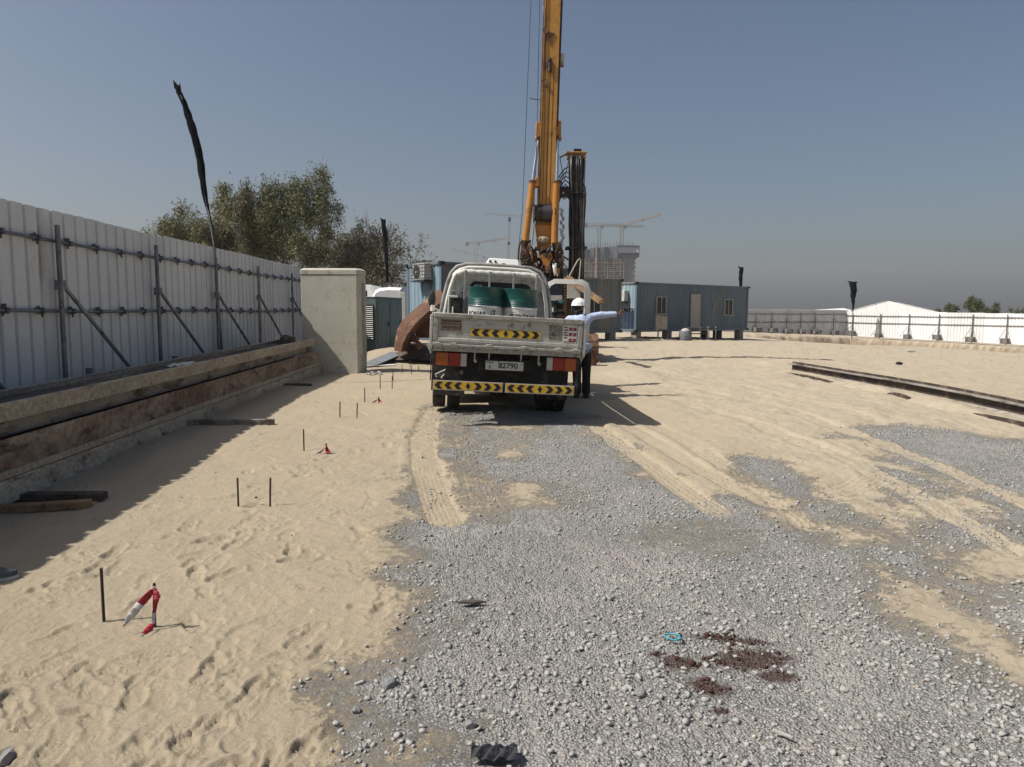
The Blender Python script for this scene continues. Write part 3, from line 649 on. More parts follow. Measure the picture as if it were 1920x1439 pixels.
flag_pole((AT(726, 560, Yf).x, Yf, 0), [AT(726, 530, Yf), AT(724, 470, Yf), AT(721, 435, Yf), AT(719, 414, Yf)], [.06, .09, .12, .10], 'black furled flag on a thin pole in front of the sparse bare tree', .03)
Yf = 55
flag_pole((AT(1388, 600, Yf).x, Yf, -.3), [AT(1388, 545, Yf), AT(1389, 525, Yf), AT(1390, 503, Yf)], [.09, .13, .15], 'short black flag sticking up behind the end of the long blue container', .03)
Yf = 69.5
flag_pole((AT(1599, 600, Yf).x, Yf, -1.1), [AT(1599, 585, Yf), AT(1600, 568, Yf), AT(1600, 548, Yf), AT(1600, 530, Yf)], [.05, .13, .28, .32], 'black furled flag on a grey pole at the corner of the far hoarding', .04)

# ---------------------------------------------------------------- stack of steel beams on the left
def h_beam(name, origin, L, depth, fl, label, mats, group, slope=0.0, yaw=0.0, tf=.022, tw=.014, fill=None, rag=.0):
    # web lies flat, flanges stand up: depth across x (to the left), fl tall
    root = empty(name, origin, label, 'steel beam', group); root.rotation_euler = (slope, 0, yaw)
    for i, x in enumerate((0, -depth)):
        mb = MB(); nseg = 24; rows = []
        for s, xx in ((0, x - tf / 2), (1, x + tf / 2)): pass
        for k in range(nseg + 1):
            y = L * k / nseg; j = random.uniform(-.003, .003); tz = random.uniform(-rag, rag)
            rows.append([(x - tf / 2 + j, y, 0), (x + tf / 2 + j, y, 0), (x + tf / 2 + j, y, fl + tz), (x - tf / 2 + j, y, fl + tz), (x - tf / 2 + j, y, 0)])
        mb.grid(rows); mb.add([r for r in rows[0][:4]], [(0, 3, 2, 1)]); mb.add([r for r in rows[-1][:4]], [(0, 1, 2, 3)])
        mb.build('flange', mats[0], root)
    mb = MB(); mb.b2((-depth + tf / 2, .0, fl / 2 - tw), (-tf / 2, L, fl / 2 + tw)); mb.build('web', mats[1], root)
    return root
gB = 'steel beams stacked along the left hoarding'
sl = .0175; yw = .017 * 1.0
x0, y0 = -4.40, 5.15; zb = -.215
h_beam('steel_beam', (x0, y0, zb), 12.0, .62, .215, 'pale cement-stained bottom beam of the stack by the left hoarding', (M['beam_white'], M['beam_dark']), gB, sl, yw)
h_beam('steel_beam', (x0 - .015, y0 - .3, zb + .225), 12.1, .62, .335, 'deep rust-streaked second beam of the stack by the left hoarding', (M['beam_rust'], M['beam_dark']), gB, sl, yw)
h_beam('steel_beam', (x0 - .13, y0 + .1, zb + .565), 11.6, .52, .15, 'grey set-back third beam of the stack by the left hoarding', (M['beam_grey'], M['beam_dark']), gB, sl, yw)
top_root = h_beam('steel_beam', (x0 - .03, y0 + .2, zb + .722), 11.35, .62, .145, 'tan top beam of the stack, its trough filled with dried cement', (M['beam_pale'], M['beam_dark']), gB, sl, yw)
# a narrow strip of the second beam's lower lip
mb = MB(); mb.b2((-.02, 0, -.008), (.035, 12.1, .06)); lip = mb.build('lip', M['beam_pale'], None, bev=.006); lip.parent = [o for o in bpy.data.objects if o.get('label', '').startswith('deep rust')][0]
for rt_, x_, z_, L_a, w_ in ((top_root, 0, .145, 11.35, .045), (top_root, -.62, .145, 11.35, .04)):
    mb = MB(); rows = []
    for k in range(60): y = L_a * k / 59; rows.append([(x_ - w_ / 2 + random.uniform(-.004, .004), y, z_ + .001), (x_ - w_ / 2, y, z_ + .014), (x_ + w_ / 2, y, z_ + .014 + random.uniform(-.003, .003)), (x_ + w_ / 2 + random.uniform(-.004, .004), y, z_ - .004)])
    mb.grid(rows); mb.build('rim', M['beam_white'], rt_)
# cement rubble dried into the top trough
rows = []
for i in range(90):
    y = 2.6 + i * .097; row = []
    for j in range(9):
        x = -.03 - j * .07; row.append((x, y, .09 + .035 * float(vn(np.array(x * 9.), np.array(y * 3.), 7)) + .03 * float(vn(np.array(x * 30.), np.array(y * 14.), 8)) + .02 * math.sin(i * .2)))
    rows.append(row)
mb = MB(); mb.grid(rows); mb.build('cement_fill', M['dirt'], top_root)
def thing1(mb, name, mats, label, cat, group=None, **k):
    o = mb.build(name, mats, None, **k); return tag(o, label, cat, group)
def wpt(Y, dx, z): return (x0 - .017 * (Y - y0) + dx, Y, z + sl * (Y - y0))
mb = MB(); mb.bar(wpt(6.4, -.30, .60), wpt(7.75, -.33, .60), .16, .05); mb.bar(wpt(6.3, -.44, .615), wpt(7.4, -.46, .60), .10, .05)
thing1(mb, 'timber_board', M['timber_old'], 'dark weathered boards lying in the trough of the top beam', 'timber', bev=.008)
mb = MB(); rows = []
for i in range(7):
    rows.append([wpt(9.7 + i * .11, -.06 - j * .055, .66 + .015 * math.sin(i * 1.7 + j * 2.3)) for j in range(5)])
mb.grid(rows); thing1(mb, 'paper_scrap', M['paper'], 'crumpled pale paper scrap on the rim of the top beam', 'paper', solid=.004)
mb = MB()
for i in range(3): mb.box(wpt(15.2 + .35 * i, -.2 - .12 * i, .70), (.10, .5, .14), Matrix.Rotation(.3 * i - .2, 3, 'Z'))
thing1(mb, 'timber_offcuts', M['timber_old'], 'dark timber offcuts on the far end of the beam stack', 'timber', bev=.01)
for (px, py, Y, lab) in ((168, 690, 8.0, 'nearest'), (328, 668, 10.4, 'middle'), (437, 655, 13.6, 'farthest')):
    p = AT(px, py, Y + .9); mb = MB(); g0 = gz(p.x, p.y)
    mb.b2((p.x - .04, p.y - .03, g0 - .1), (p.x + .04, p.y + .03, p.z)); mb.b2((p.x - .10, p.y - .04, p.z - .28), (p.x + .02, p.y + .04, p.z - .20))
    thing1(mb, 'anchor_post', M['galv'], '%s short steel anchor post standing between hoarding and beam stack' % lab, 'post', 'anchor posts behind the beam stack', bev=.004)
# bearers and timbers under the stack
def bearer(p0, p1, w, h, mt, label):
    z0 = gz(*p0[:2]); z1 = gz(*p1[:2]); mb = MB(); mb.bar((p0[0], p0[1], z0 + h / 2 - .01), (p1[0], p1[1], z1 + h / 2 - .005), w, h)
    thing1(mb, 'timber_bearer', mt, label, 'timber', 'timber bearers under the beam stack', bev=.008)
a = G(40, 962); b = G(170, 953); bearer((a[0] - .5, a[1] + .02), b, .10, .07, M['timber'], 'orange-brown timber block poking out under the near end of the stack')
a = G(60, 942); b = G(196, 938); bearer((a[0] - .5, a[1] + .1), b, .12, .07, M['timber_old'], 'dark timber block beside the orange-brown one under the stack')
a = G(400, 800); b = G(514, 797); bearer((a[0] - .6, a[1] + .02), b, .09, .08, M['beam_grey'], 'long bearer under the stack with its end out in the sunlight')
a = G(530, 725); b = G(585, 724); bearer((a[0] - .4, a[1]), b, .09, .05, M['timber_old'], 'thin dark bearer under the far end of the stack')

# ---------------------------------------------------------------- concrete block
Yb_ = 17.25; pL = AT(568, 700, Yb_); pR = AT(672, 700, Yb_); Zt = AT(600, 503, Yb_).z
root = empty('concrete_block', (0, 0, 0), 'tall pale concrete block standing at the far end of the beam stack', 'concrete block')
W_ = pR.x - pL.x; root.location = (pL.x, Yb_, -.02); root.rotation_euler = (0, 0, R(-2.5))
mb = MB(); D_ = .60; c = .13; H_ = Zt + .02
poly = [(0, c, 0), (c * .6, 0, 0), (W_ - .02, 0, 0), (W_ + .1, .13, 0), (W_ + .13, D_, 0), (0, D_, 0)]
poly = [(0, 0, 0), (W_, 0, 0), (W_ + .055, .10, 0), (W_ + .075, D_, 0), (0, D_, 0)]
mb.prism(poly, (0, 0, H_ - .15)); mb.build('block_body', M['concrete'], root, bev=.008)
mb = MB(); cx, cy = W_ / 2, D_ / 2
P0 = [(-.012, -.012), (W_ + .008, -.012), (W_ + .067, .095), (W_ + .087, D_ + .01), (-.012, D_ + .01)]; P1 = [(.05, .06), (W_ - .04, .06), (W_ + .0, .16), (W_ + .02, D_ - .08), (.05, D_ - .08)]
n = 5; vs = [(x, y, H_ - .15) for x, y in P0] + [(x, y, H_ - .045) for x, y in P0] + [(x, y, H_) for x, y in P1]
fs = [(i, (i + 1) % n, n + (i + 1) % n, n + i) for i in range(n)] + [(n + i, n + (i + 1) % n, 2 * n + (i + 1) % n, 2 * n + i) for i in range(n)] + [tuple(range(2 * n, 3 * n)), tuple(range(n))[::-1]]
mb.add(vs, fs); mb.build('block_cap', M['concrete'], root, bev=.005)
mb = MB(); mb.b2((W_ + .03, .25, .3), (W_ + .082, .48, H_ - .35)); mb.build('side_recess_panel', M['concrete_dark'], root)

# ---------------------------------------------------------------- containers
CA = math.atan2(.61, .79); CD = Vector((math.cos(CA), math.sin(CA), 0)); CE = Vector((-CD.y, CD.x, 0))
def corr(mb, a, b, z0, z1, nrm, pitch=.28, dep=.036, mi=0):
    a = Vector(a); b = Vector(b); d = b - a; L = d.length; d.normalize(); n = max(1, round(L / pitch)); p = L / n
    prof = []
    for k in range(n): prof += [(k * p, 0), (k * p + p * .26, 0), (k * p + p * .5, dep), (k * p + p * .76, dep)]
    prof.append((L, 0)); nrm = Vector(nrm)
    lo = [tuple(a + d * u - nrm * h + Vector((0, 0, z0))) for u, h in prof]; hi = [tuple(a + d * u - nrm * h + Vector((0, 0, z1))) for u, h in prof]
    mb.grid([lo, hi], mi)
def container(origin, L, H, side_m, end_m, frame_m, label, group, W=2.44):
    root = empty('site_container', origin, label, 'container', group, CA)
    mb = MB(); corr(mb, (.12, 0, 0), (L - .12, 0, 0), .16, H - .10, (0, -1, 0)); mb.build('side_wall', side_m, root)
    mb = MB(); corr(mb, (L - .12, W, 0), (.12, W, 0), .16, H - .10, (0, 1, 0)); mb.build('side_wall', side_m, root)
    mb = MB(); corr(mb, (0, W - .12, 0), (0, .12, 0), .16, H - .10, (-1, 0, 0)); mb.build('end_wall', end_m, root)
    mb = MB(); corr(mb, (L, .12, 0), (L, W - .12, 0), .16, H - .10, (1, 0, 0)); mb.build('end_wall', side_m, root)
    mb = MB(); mb.b2((.05, .05, H - .09), (L - .05, W - .05, H - .04)); mb.build('roof', side_m, root)
    mb = MB()
    for x in (0, L):
        for y in (0, W):
            sx = -.02 if x == 0 else .02; sy = -.02 if y == 0 else .02
            mb.box((x - sx * 3 + sx, y - sy * 3 + sy, H / 2), (.14, .14, H - .24))
    for y in (-.005, W + .005):
        mb.box((L / 2, y, .08), (L - .2, .10, .16)); mb.box((L / 2, y, H - .06), (L - .2, .08, .10))
    for x in (-.005, L + .005):
        mb.box((x, W / 2, .08), (.10, W - .2, .16)); mb.box((x, W / 2, H - .06), (.08, W - .2, .10))
    mb.build('frame', frame_m, root, bev=.008)
    for x in (0, L):
        for y in (0, W):
            for z in (.06, H - .06): mb = MB(); mb.box((x, y, z), (.19, .19, .125)); mb.build('corner_casting', M['black'], root, bev=.01)
    return root
def window(root, x, z, w, h, y=-.02):
    mb = MB(); t = .05
    mb.b2((x - w / 2, y - .06, z - h / 2), (x - w / 2 + t, y + .02, z + h / 2)); mb.b2((x + w / 2 - t, y - .06, z - h / 2), (x + w / 2, y + .02, z + h / 2))
    mb.b2((x - w / 2 + t, y - .058, z + h / 2 - t), (x + w / 2 - t, y + .02, z + h / 2)); mb.b2((x - .02, y - .055, z - h / 2 + t), (x + .02, y + .02, z + h / 2 - t))
    wn = mb.build('window', M['frame_grey'], root)
    mb = MB(); mb.b2((x - w / 2 - .06, y - .10, z - h / 2 - .05), (x + w / 2 + .06, y + .02, z - h / 2)); mb.build('sill', M['frame_grey'], wn)
    mb = MB(); mb.b2((x - w / 2 + t, y - .03, z - h / 2), (x - .02, y - .01, z + h / 2 - t)); mb.b2((x + .02, y - .03, z - h / 2), (x + w / 2 - t, y - .01, z + h / 2 - t)); mb.build('pane', M['glass'], wn)
def ac_unit(name, loc, rz, label, cage=False, w=.85, d=.32, h=.62):
    root = empty(name, loc, label, 'air conditioner', None, rz)
    mb = MB(); mb.b2((-w / 2, -d, 0), (w / 2, 0, h)); mb.build('casing', M['ac'], root, bev=.02)
    mb = MB(); mb.cyl((-w * .15, -d - .012, h / 2), (-w * .15, -d + .01, h / 2), h * .40, n=24); gl = mb.build('fan_grille', M['black'], root)
    mb = MB(); mb.cyl((-w * .15, -d - .03, h / 2), (-w * .15, -d - .012, h / 2), h * .09, n=12); mb.build('fan_hub', M['ac'], gl)
    mb = MB(); mb.b2((-w / 2 - .05, -d - .05, -.06), (w / 2 + .05, 0.05, -.02)); mb.build('bracket', M['black'], root)
    if cage:
        mb = MB(); W2 = w / 2 + .07; D2 = d + .10; Z0 = -.05; Z1 = h + .07
        for x in np.linspace(-W2, W2, 9): mb.bar((x, -D2, Z0), (x, -D2, Z1), .012, .012); mb.bar((x, -D2, Z1), (x, .03, Z1), .012, .012)
        for z in np.linspace(Z0, Z1, 7):
            mb.bar((-W2, -D2, z), (W2, -D2, z), .012, .012)
            for x in (-W2, W2): mb.bar((x, -D2, z), (x, .03, z), .012, .012)
        mb.build('cage', M['galv'], root)
    return root
def local(root, x, y, z): return Matrix.Translation(root.location) @ Matrix.Rotation(root.rotation_euler.z, 4, 'Z') @ Vector((x, y, z))
gC = 'corrugated site containers'
o1 = AT(1192, 620, 40.9); c1 = container((o1.x, 40.9, .38), 10.7, 2.85, M['blue'], M['blue_lit'], M['blue'], 'long dull blue container cabin with two windows and a cream door', gC)
def along(px, root):      # local x on the front wall seen at px
    d = ray(px, 600); o = root.location; det = d.x * (-CD.y) + CD.x * d.y; t = (o.x * (-CD.y) + CD.x * o.y) / det
    return (Vector((d.x * t, d.y * t, 0)) - Vector((o.x, o.y, 0))).dot(CD)
window(c1, along(1238, c1), 1.55, .86, 1.0); window(c1, along(1364, c1), 1.50, .86, 1.0)
dx = along(1302, c1)
mb = MB(); mb.b2((dx - .45, -.07, .12), (dx + .45, -.01, 2.25)); dr = mb.build('door', M['door_cream'], c1, bev=.01)
mb = MB(); mb.b2((dx - .44, -.085, 1.10), (dx + .44, -.0705, 1.13)); mb.cyl((dx + .36, -.12, 1.0), (dx + .36, -.07, 1.0), .03); mb.build('handle', M['frame_grey'], dr)
mb = MB(); a = along(1337, c1)
pts = [(a - .10, 1.78), (a + .05, 1.84), (a + .10, 1.72), (a - .02, 1.62), (a + .12, 1.50), (a + .06, 1.36), (a - .10, 1.42)]
mb.tube([(x, -.035, z - .12) for x, z in pts], .022, 5); mb.build('painted_mark', M['ac'], c1)
# dark blue lower half of the sunlit end, with splashed white paint
mb = MB(); corr(mb, (-.006, 2.32, 0), (-.006, .12, 0), .165, 1.35, (-1, 0, 0)); mb.build('painted_end', M['navy'], c1)
for i in range(20):
    yy = random.uniform(.15, 1.6); zz = 1.36 + random.gauss(0, .10); s = random.uniform(.035, .08); mb = MB()
    mb.box((-.045, yy, zz), (.01, s, s * random.uniform(.6, 2)), Matrix.Rotation(random.uniform(0, 3), 3, 'X')); mb.build('paint_splash', M['ac'], c1)
o2 = AT(1163, 620, 38.6); c2 = container((o2.x - CD.x * 6.1, 38.6 - CD.y * 6.1, .42), 6.1, 2.85, M['bluegrey'], M['bluegrey'], M['bluegrey'], 'short weathered grey container standing left of the long blue one', gC)
window(c2, along(1112, c2), 1.45, .95, 1.0)
o3 = AT(828, 600, 26.0); c3 = container((o3.x, 26.0, .42), 6.1, 2.88, M['bluegrey'], M['blue_lit'], M['blue'], 'blue container behind the generator, caged air conditioner on its end', gC)
p = local(c3, -.02, 1.05, 2.22); ac_unit('air_conditioner', p, CA - math.pi / 2, 'caged air conditioner fixed high on the sunlit blue container end', cage=True)
p = local(c1, -.02, 1.02, 1.75); ac_unit('air_conditioner', p, CA - math.pi / 2, 'white air conditioner on the end of the long blue container', w=.8)
# supports under the containers
def support(root, xs, group):
    for i, (x, lab, mt) in enumerate(xs):
        p = local(root, x, .25, 0); g0 = gz(p.x, p.y)
        mb = MB(); zt = root.location.z - .003
        mb.box((0, 0, (zt - g0) / 2), (.42, .42, zt - g0 + .05), Matrix.Rotation(CA, 3, 'Z'))
        o = mb.build('support_block', mt, None, loc=(p.x, p.y, g0), bev=.02); tag(o, lab, 'block', group)
support(c1, [(.3, 'concrete block under the near left corner of the long blue container', M['concrete_dark']), (3.0, 'concrete block under the long blue container behind the grey barrel', M['concrete_dark']),
             (6.6, 'dark block under the long blue container right of the cream door', M['black']), (7.9, 'second dark block under the long blue container, below the painted mark', M['black']),
             (10.2, 'concrete block under the far right corner of the long blue container', M['concrete_dark'])], 'blocks under the long blue container')
support(c2, [(5.6, 'pale block under the right corner of the short grey container', M['concrete_dark']), (3.0, 'block under the middle of the short grey container', M['concrete_dark'])], 'blocks under the grey container')
support(c3, [(.3, 'block under the near corner of the blue container behind the generator', M['concrete_dark'])], None)
# things in front of the long container
p = local(c1, along(1218, c1), -.9, 0); g0 = gz(p.x, p.y)
root = empty('electrical_box', (p.x, p.y, g0), 'grey electrical box on legs in front of the long blue container', 'electrical box', None, CA)
mb = MB(); mb.b2((-.28, -.2, .55), (.28, .2, 1.38)); bx = mb.build('cabinet', M['timber_old'], root, bev=.01)
mb = MB(); mb.b2((-.25, -.215, .59), (.25, -.201, 1.34)); mb.build('door', M['bed_dark'], bx)
mb = MB(); mb.add([(-.09, -.218, 1.02), (.11, -.218, 1.02), (.01, -.218, 1.22)], [(0, 1, 2)]); mb.build('warning_triangle', M['yellow'], bx)
for x in (-.28, .28):
    mb = MB(); mb.b2((x - .03, -.03, -.05), (x + .03, .03, .62)); mb.b2((x - .06, -.2, 0), (x + .06, .2, .03)); mb.build('leg', M['timber_old'], root)
p = local(c1, along(1245, c1), -1.6, 0); g0 = gz(p.x, p.y)
root = empty('water_barrel', (p.x, p.y, g0 - .02), 'pale grey barrel with domed lid by the long blue container', 'barrel')
mb = MB(); mb.lathe((0, 0, 0), [(0, 0), (.33, .0), (.36, .05), (.36, .26), (.375, .28), (.36, .30), (.36, .50), (.33, .56), (0, .56)], 22); mb.build('tank', M['bpanel'], root, smooth='auto')
mb = MB(); mb.lathe((0, 0, 0), [(.25, .56), (.22, .63), (.10, .69), (0, .70)], 18); mb.build('lid', M['ac'], root, smooth='auto')
p = local(c1, along(1284, c1) - .1, -1.3, 0); g0 = gz(p.x, p.y)
root = empty('work_bench', (p.x, p.y, g0), 'long rough bench frame of metal posts in front of the cream door', 'bench', None, CA)
for x in (-1.2, .35, 1.15):
    mb = MB(); mb.cyl((x, -.2, -.05), (x, -.2, .78), .04, n=8); mb.cyl((x, .3, -.05), (x, .3, .78), .04, n=8); mb.build('leg', M['frame_grey'] if x > 0 else M['timber_old'], root)
mb = MB()
for z in (.72, .55, .40): mb.b2((-1.25, -.24, z - .03), (.35, -.19, z + .03))
mb.b2((.35, -.24, .66), (1.15, -.19, .72)); mb.build('slats', M['timber_old'], root, bev=.006)
mb = MB(); mb.b2((-1.25, -.16, .70), (1.2, .33, .74)); mb.build('bench_top', M['timber_old'], root)

# ---------------------------------------------------------------- generator, white vehicle, steel plate by the fence
gp = AT(706, 660, 23.6); g0 = gz(gp.x, gp.y)
root = empty('generator', (gp.x, gp.y, g0 - .02), 'grey-green generator box with louvred side beside the concrete block', 'generator', None, R(-12))
GH = 1.95; GW = 1.15; GL = 2.4
mb = MB(); mb.b2((-GW, 0, .22), (0, GL, GH)); mb.b2((-GW - .02, -.02, GH), (.02, GL + .02, GH + .035)); mb.build('housing', M['gen'], root, bev=.035)
mb = MB(); mb.b2((-GW + .04, .05, 0), (-.04, GL, .22)); mb.build('base_frame', M['black'], root)
mb = MB(); mb.b2((-.62, -.014, .55), (-.07, -.004, 1.72)); lv = mb.build('louvre_panel', M['black'], root)
mb = MB()
for k in range(17): mb.box((-.345, -.03, .60 + k * .0655), (.50, .035, .030), Matrix.Rotation(-.5, 3, 'X'))
mb.build('slats', M['frame_grey'], lv)
for a_, b_ in ((.12, 1.15), (1.22, 2.28)):
    mb = MB(); mb.b2((.004, a_, .35), (.014, b_, 1.82)); sd_ = mb.build('side_door', M['gen'], root, bev=.006)
    mb = MB(); mb.b2((.015, b_ - .16, 1.0), (.035, b_ - .08, 1.16)); mb.build('handle', M['black'], sd_)
wp = AT(722, 600, 30)
root = empty('white_vehicle', (wp.x, 30, 0), 'white rounded vehicle roof showing above the generator', 'vehicle')
sx = .75
prof = [(-.62, 0.4), (-.66, 1.7), (-.60, 2.05), (-.42, 2.36), (-.22, 2.46), (.20, 2.50), (.70, 2.48), (.78, 2.36), (.82, 1.9), (.84, .4)]
mb = MB(); rows = []
for (yy, k, dz) in ((0, .9, -.12), (.15, 1, 0), (1.6, 1, .03), (3.8, .98, 0)): rows.append([(x * k, yy, z + dz if z > 1 else z) for x, z in prof])
mb.grid(rows); mb.add([p for p in rows[0]], [tuple(range(len(prof)))]); mb.build('body', M['white_clean'], root, smooth='auto')
mb = MB(); mb.b2((-.5, -.03, 1.55), (.72, -.005, 1.98)); mb.build('windscreen', M['frame_grey'], root, bev=.01)
mb = MB(); mb.b2((-.86, -.25, 1.35), (-.70, -.10, 2.35)); mr = mb.build('mirror', M['black'], root, bev=.03)
mb = MB(); mb.b2((-1.3, 1.0, .4), (-.72, 3.4, 2.62)); mb.build('side_box', M['white_clean'], root, bev=.03)
for sx_ in (-.55, .7):
    mb = MB(); mb.cyl((sx_ - .1, .5, .4), (sx_ + .12, .5, .4), .4, n=20); mb.build('wheel', M['rubber'], root, smooth='auto')
pp = AT(754, 575, 29); mb = MB(); mb.b2((pp.x - .12, 29, -.05), (pp.x + .13, 29.06, AT(754, 548, 29).z)); thing1(mb, 'white_board', M['white'], 'narrow white board standing between generator and pale blue container', 'board', bev=.01)
# curved rusty plate behind the truck's left side
Yp = 19.5
outer = [(740, 658), (741, 640), (745, 620), (754, 602), (774, 584), (803, 559), (826, 542)]; inner = [(752, 660), (755, 645), (764, 627), (775, 612), (790, 596), (808, 580), (834, 562)]
mb = MB(); rows = []
for (a, b) in zip(outer, inner):
    A_ = AT(*a, Yp + .4); B_ = AT(*b, Yp); rows.append([A_, A_.lerp(B_, .5) + Vector((0, -.03, .0)), B_, B_ + Vector((.10, .7, -.02)), A_ + Vector((.25, .8, .0))])
mb.grid(rows); thing1(mb, 'steel_casing_shell', M['rust_plate'], 'curved rusty brown steel shell leaning behind the left side of the truck', 'steel shell', solid=.03)
mb = MB(); a = AT(778, 634, Yp + .8); b = AT(799, 592, Yp + .8); mb.prism([a, Vector((b.x + .5, a.y, a.z)), Vector((b.x + .5, a.y, b.z)), AT(784, 600, Yp + .8)], (0, .04, 0)); thing1(mb, 'rusty_plate', M['rust_plate'], 'upright rusty plate standing behind the curved steel shell', 'steel plate', bev=.006)
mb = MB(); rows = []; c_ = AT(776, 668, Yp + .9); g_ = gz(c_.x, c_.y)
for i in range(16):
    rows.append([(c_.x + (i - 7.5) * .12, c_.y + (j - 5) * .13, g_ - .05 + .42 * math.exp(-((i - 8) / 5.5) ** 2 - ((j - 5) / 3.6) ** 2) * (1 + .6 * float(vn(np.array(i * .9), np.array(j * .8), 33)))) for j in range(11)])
mb.grid(rows); thing1(mb, 'shade_mound', M['shaded_sand'], 'added dark brown mound standing in for shade under the curved steel shell', 'shade mound', smooth=True)  # mound added here, its dark colour standing in for shaded ground
mb = MB()
for (px, py, s_, r_) in ((778, 636, .22, .2), (786, 648, .18, .9)):
    q = AT(px, py, Yp + .5); mb.box(q, (s_, .2, s_ * .9), Matrix.Rotation(r_, 3, 'Y'))
thing1(mb, 'rusty_scrap', M['rig_brown'], 'rusty brown scrap lying on the added dark mound', 'scrap', bev=.02)
mb = MB(); q = AT(752, 700, 18.3)
mb.bar((AT(690, 690, 19).x, 19.0, gz(-3.8, 19) + .05), (AT(748, 672, 20.5).x, 20.5, gz(-3.2, 20.5) + .10), .5, .02); 
thing1(mb, 'board', M['bpanel'], 'flat grey board lying on the sand in front of the generator', 'board')
mb = MB(); q = G(712, 688); mb.box((q[0] - .05, q[1], gz(*q) + .03), (.9, .35, .02), Matrix.Rotation(.35, 3, 'Z')); thing1(mb, 'white_sheet', M['white_clean'], 'white sheet on the sand at the foot of the generator', 'sheet')
mb = MB()
for i in range(12):
    q = G(690 + i * 2.3 + random.uniform(-2, 2), 701 + random.uniform(-2, 3)); mb.box((*q, gz(*q) + .02), (.07, .06, .05), Matrix.Rotation(i, 3, 'Z'))
thing1(mb, 'rubble', M['stone_pale'], 'small pale rubble beside the foot of the concrete block', 'rubble', bev=.01)

# ---------------------------------------------------------------- half buried beam on the right
b0 = AT(1470, 706, 17.8); b1 = AT(1920, 797, 10.0); dv = Vector((b1.x - b0.x, b1.y - b0.y, 0)); yaw = math.atan2(dv.x, -dv.y)
root = empty('steel_beam', (b0.x, b0.y, 0), 'dark steel beam half buried in the sand on the right', 'steel beam'); root.rotation_euler = (0, 0, yaw)
LB = 12.0
A2 = (b0.x, b0.y); B2 = (b1.x, b1.y)
root.location.z = 0
def bz(y): P = Vector((b0.x, b0.y, 0)) + Vector((-math.sin(yaw) * 0, 0, 0)) + Vector((dv.x, dv.y, 0)).normalized() * (-y); return float(base_z(P.x, P.y))
iv = [(on_line(p, A2, B2), on_line(q, A2, B2)) for p, q in ((1470, 1612), (1664, 1727), (1812, 2100))]
def hump(t):
    k = 0
    for a_, b_ in iv:
        if a_ <= t <= b_: k = max(k, math.sin(math.pi * min(1, (t - a_ + (.4 if a_ < .1 else 0)) / (b_ - a_ + .01))) ** .5)
    return k
NS = 70
for i in (0, 1):
    mb = MB(); rows = []; x = .60 * i
    for k in range(NS + 1):
        y = (.85 if i else 0) - (LB + .85 * i) * k / NS; g_ = bz(y); tz = g_ + (.245 if i else -.05 + .115 * hump(-y)) + random.uniform(-.002, .002)
        rows.append([(x - .012, y, g_ - .2), (x + .012, y, g_ - .2), (x + .012, y, tz), (x - .012, y, tz), (x - .012, y, g_ - .2)])
    mb.grid(rows); mb.add(rows[0][:4], [(0, 3, 2, 1)]); mb.add(rows[-1][:4], [(0, 1, 2, 3)]); mb.build('flange', M['beam_dark'], root)
mb = MB(); rows = []; rl = []
for k in range(NS + 1):
    t = k / NS; ya = -LB * t; yb_ = .85 - (LB + .85) * t; rows.append([(.012, ya, bz(ya) - .015), (.2, ya * .67 + yb_ * .33, bz(ya) + .0), (.588, yb_, bz(yb_) + .03)]); rl.append([(.50, yb_, bz(yb_) + .175), (.588, yb_, bz(yb_) + .195)])
mb.grid(rows); mb.build('web', M['cement_web'], root); mb = MB(); mb.grid(rl); mb.build('inner_lip', M['beam_grey'], root, solid=.01)
mb = MB(); rows = []
for k in range(150):
    y = -.6 - k * .075; row = []; hp_ = hump(-y); bury = (1 - hp_)
    for j in range(15):
        x = -.32 + j * .064; e = 1 - abs((x + .02) / .34) if x < .0 else 1 - x / .62
        zz = bz(y) - .05 + max(0, e) * (.115 * bury * min(1, k / 20) + .03) + (.028 if 0 < x < .5 else 0) * min(1, k / 15) + .028 * float(vn(np.array(x * 9.), np.array(y * 4.), 9)) + .012 * float(vn(np.array(x * 30.), np.array(y * 22.), 12))
        if x < -.03: zz -= .05 * hp_
        row.append((x, y, zz))
    rows.append(row)
mb.grid(rows); mb.build('sand_fill', M['sandfill'], root, smooth=True)
# sand drifts against the near flange are part of the ground (see base sheet)

# ---------------------------------------------------------------- rebar stakes and tape in the sand
def stake(px, py_top, py_bot, label, lean=(0, 0), r=.0085):
    gx, gy = G(px, py_bot); g0 = gz(gx, gy); top = AT(px, py_top, gy)
    mb = MB(); mb.tube([(0, 0, -.08), (lean[0] * .5, lean[1] * .5, (top.z - g0) / 2), (lean[0], lean[1], top.z - g0)], r, 7)
    mb.tube([(lean[0], lean[1], top.z - g0), (lean[0], lean[1], top.z - g0 + .003)], r * 1.15, 7)
    o = mb.build('rebar_stake', M['rebar'], None, smooth='auto', loc=(gx, gy, g0)); return tag(o, label, 'stake', 'rebar stakes marking out the sand')
stake(195, 1067, 1168, 'nearest bare rebar stake, just left of the striped tape')
tp = G(290, 1172)
stake(447, 897, 951, 'left stake of the pair in the middle of the sand'); stake(506, 897, 949, 'right stake of the pair in the middle of the sand', (.012, 0))
stake(570, 806, 846, 'single thin stake left of the small pink tape knot')
stake(637, 754, 782, 'left stake of the two below the truck wheel line', (.01, 0)); stake(669, 757, 783, 'right stake of the two left of the truck wheel', (.012, 0))
stake(684, 728, 753, 'stake standing left of the tiny red tape flag'); stake(713, 703, 730, 'left one of two stakes crossing the thin flag shadow'); stake(735, 705, 730, 'right one of two stakes crossing the thin flag shadow', (.012, 0))
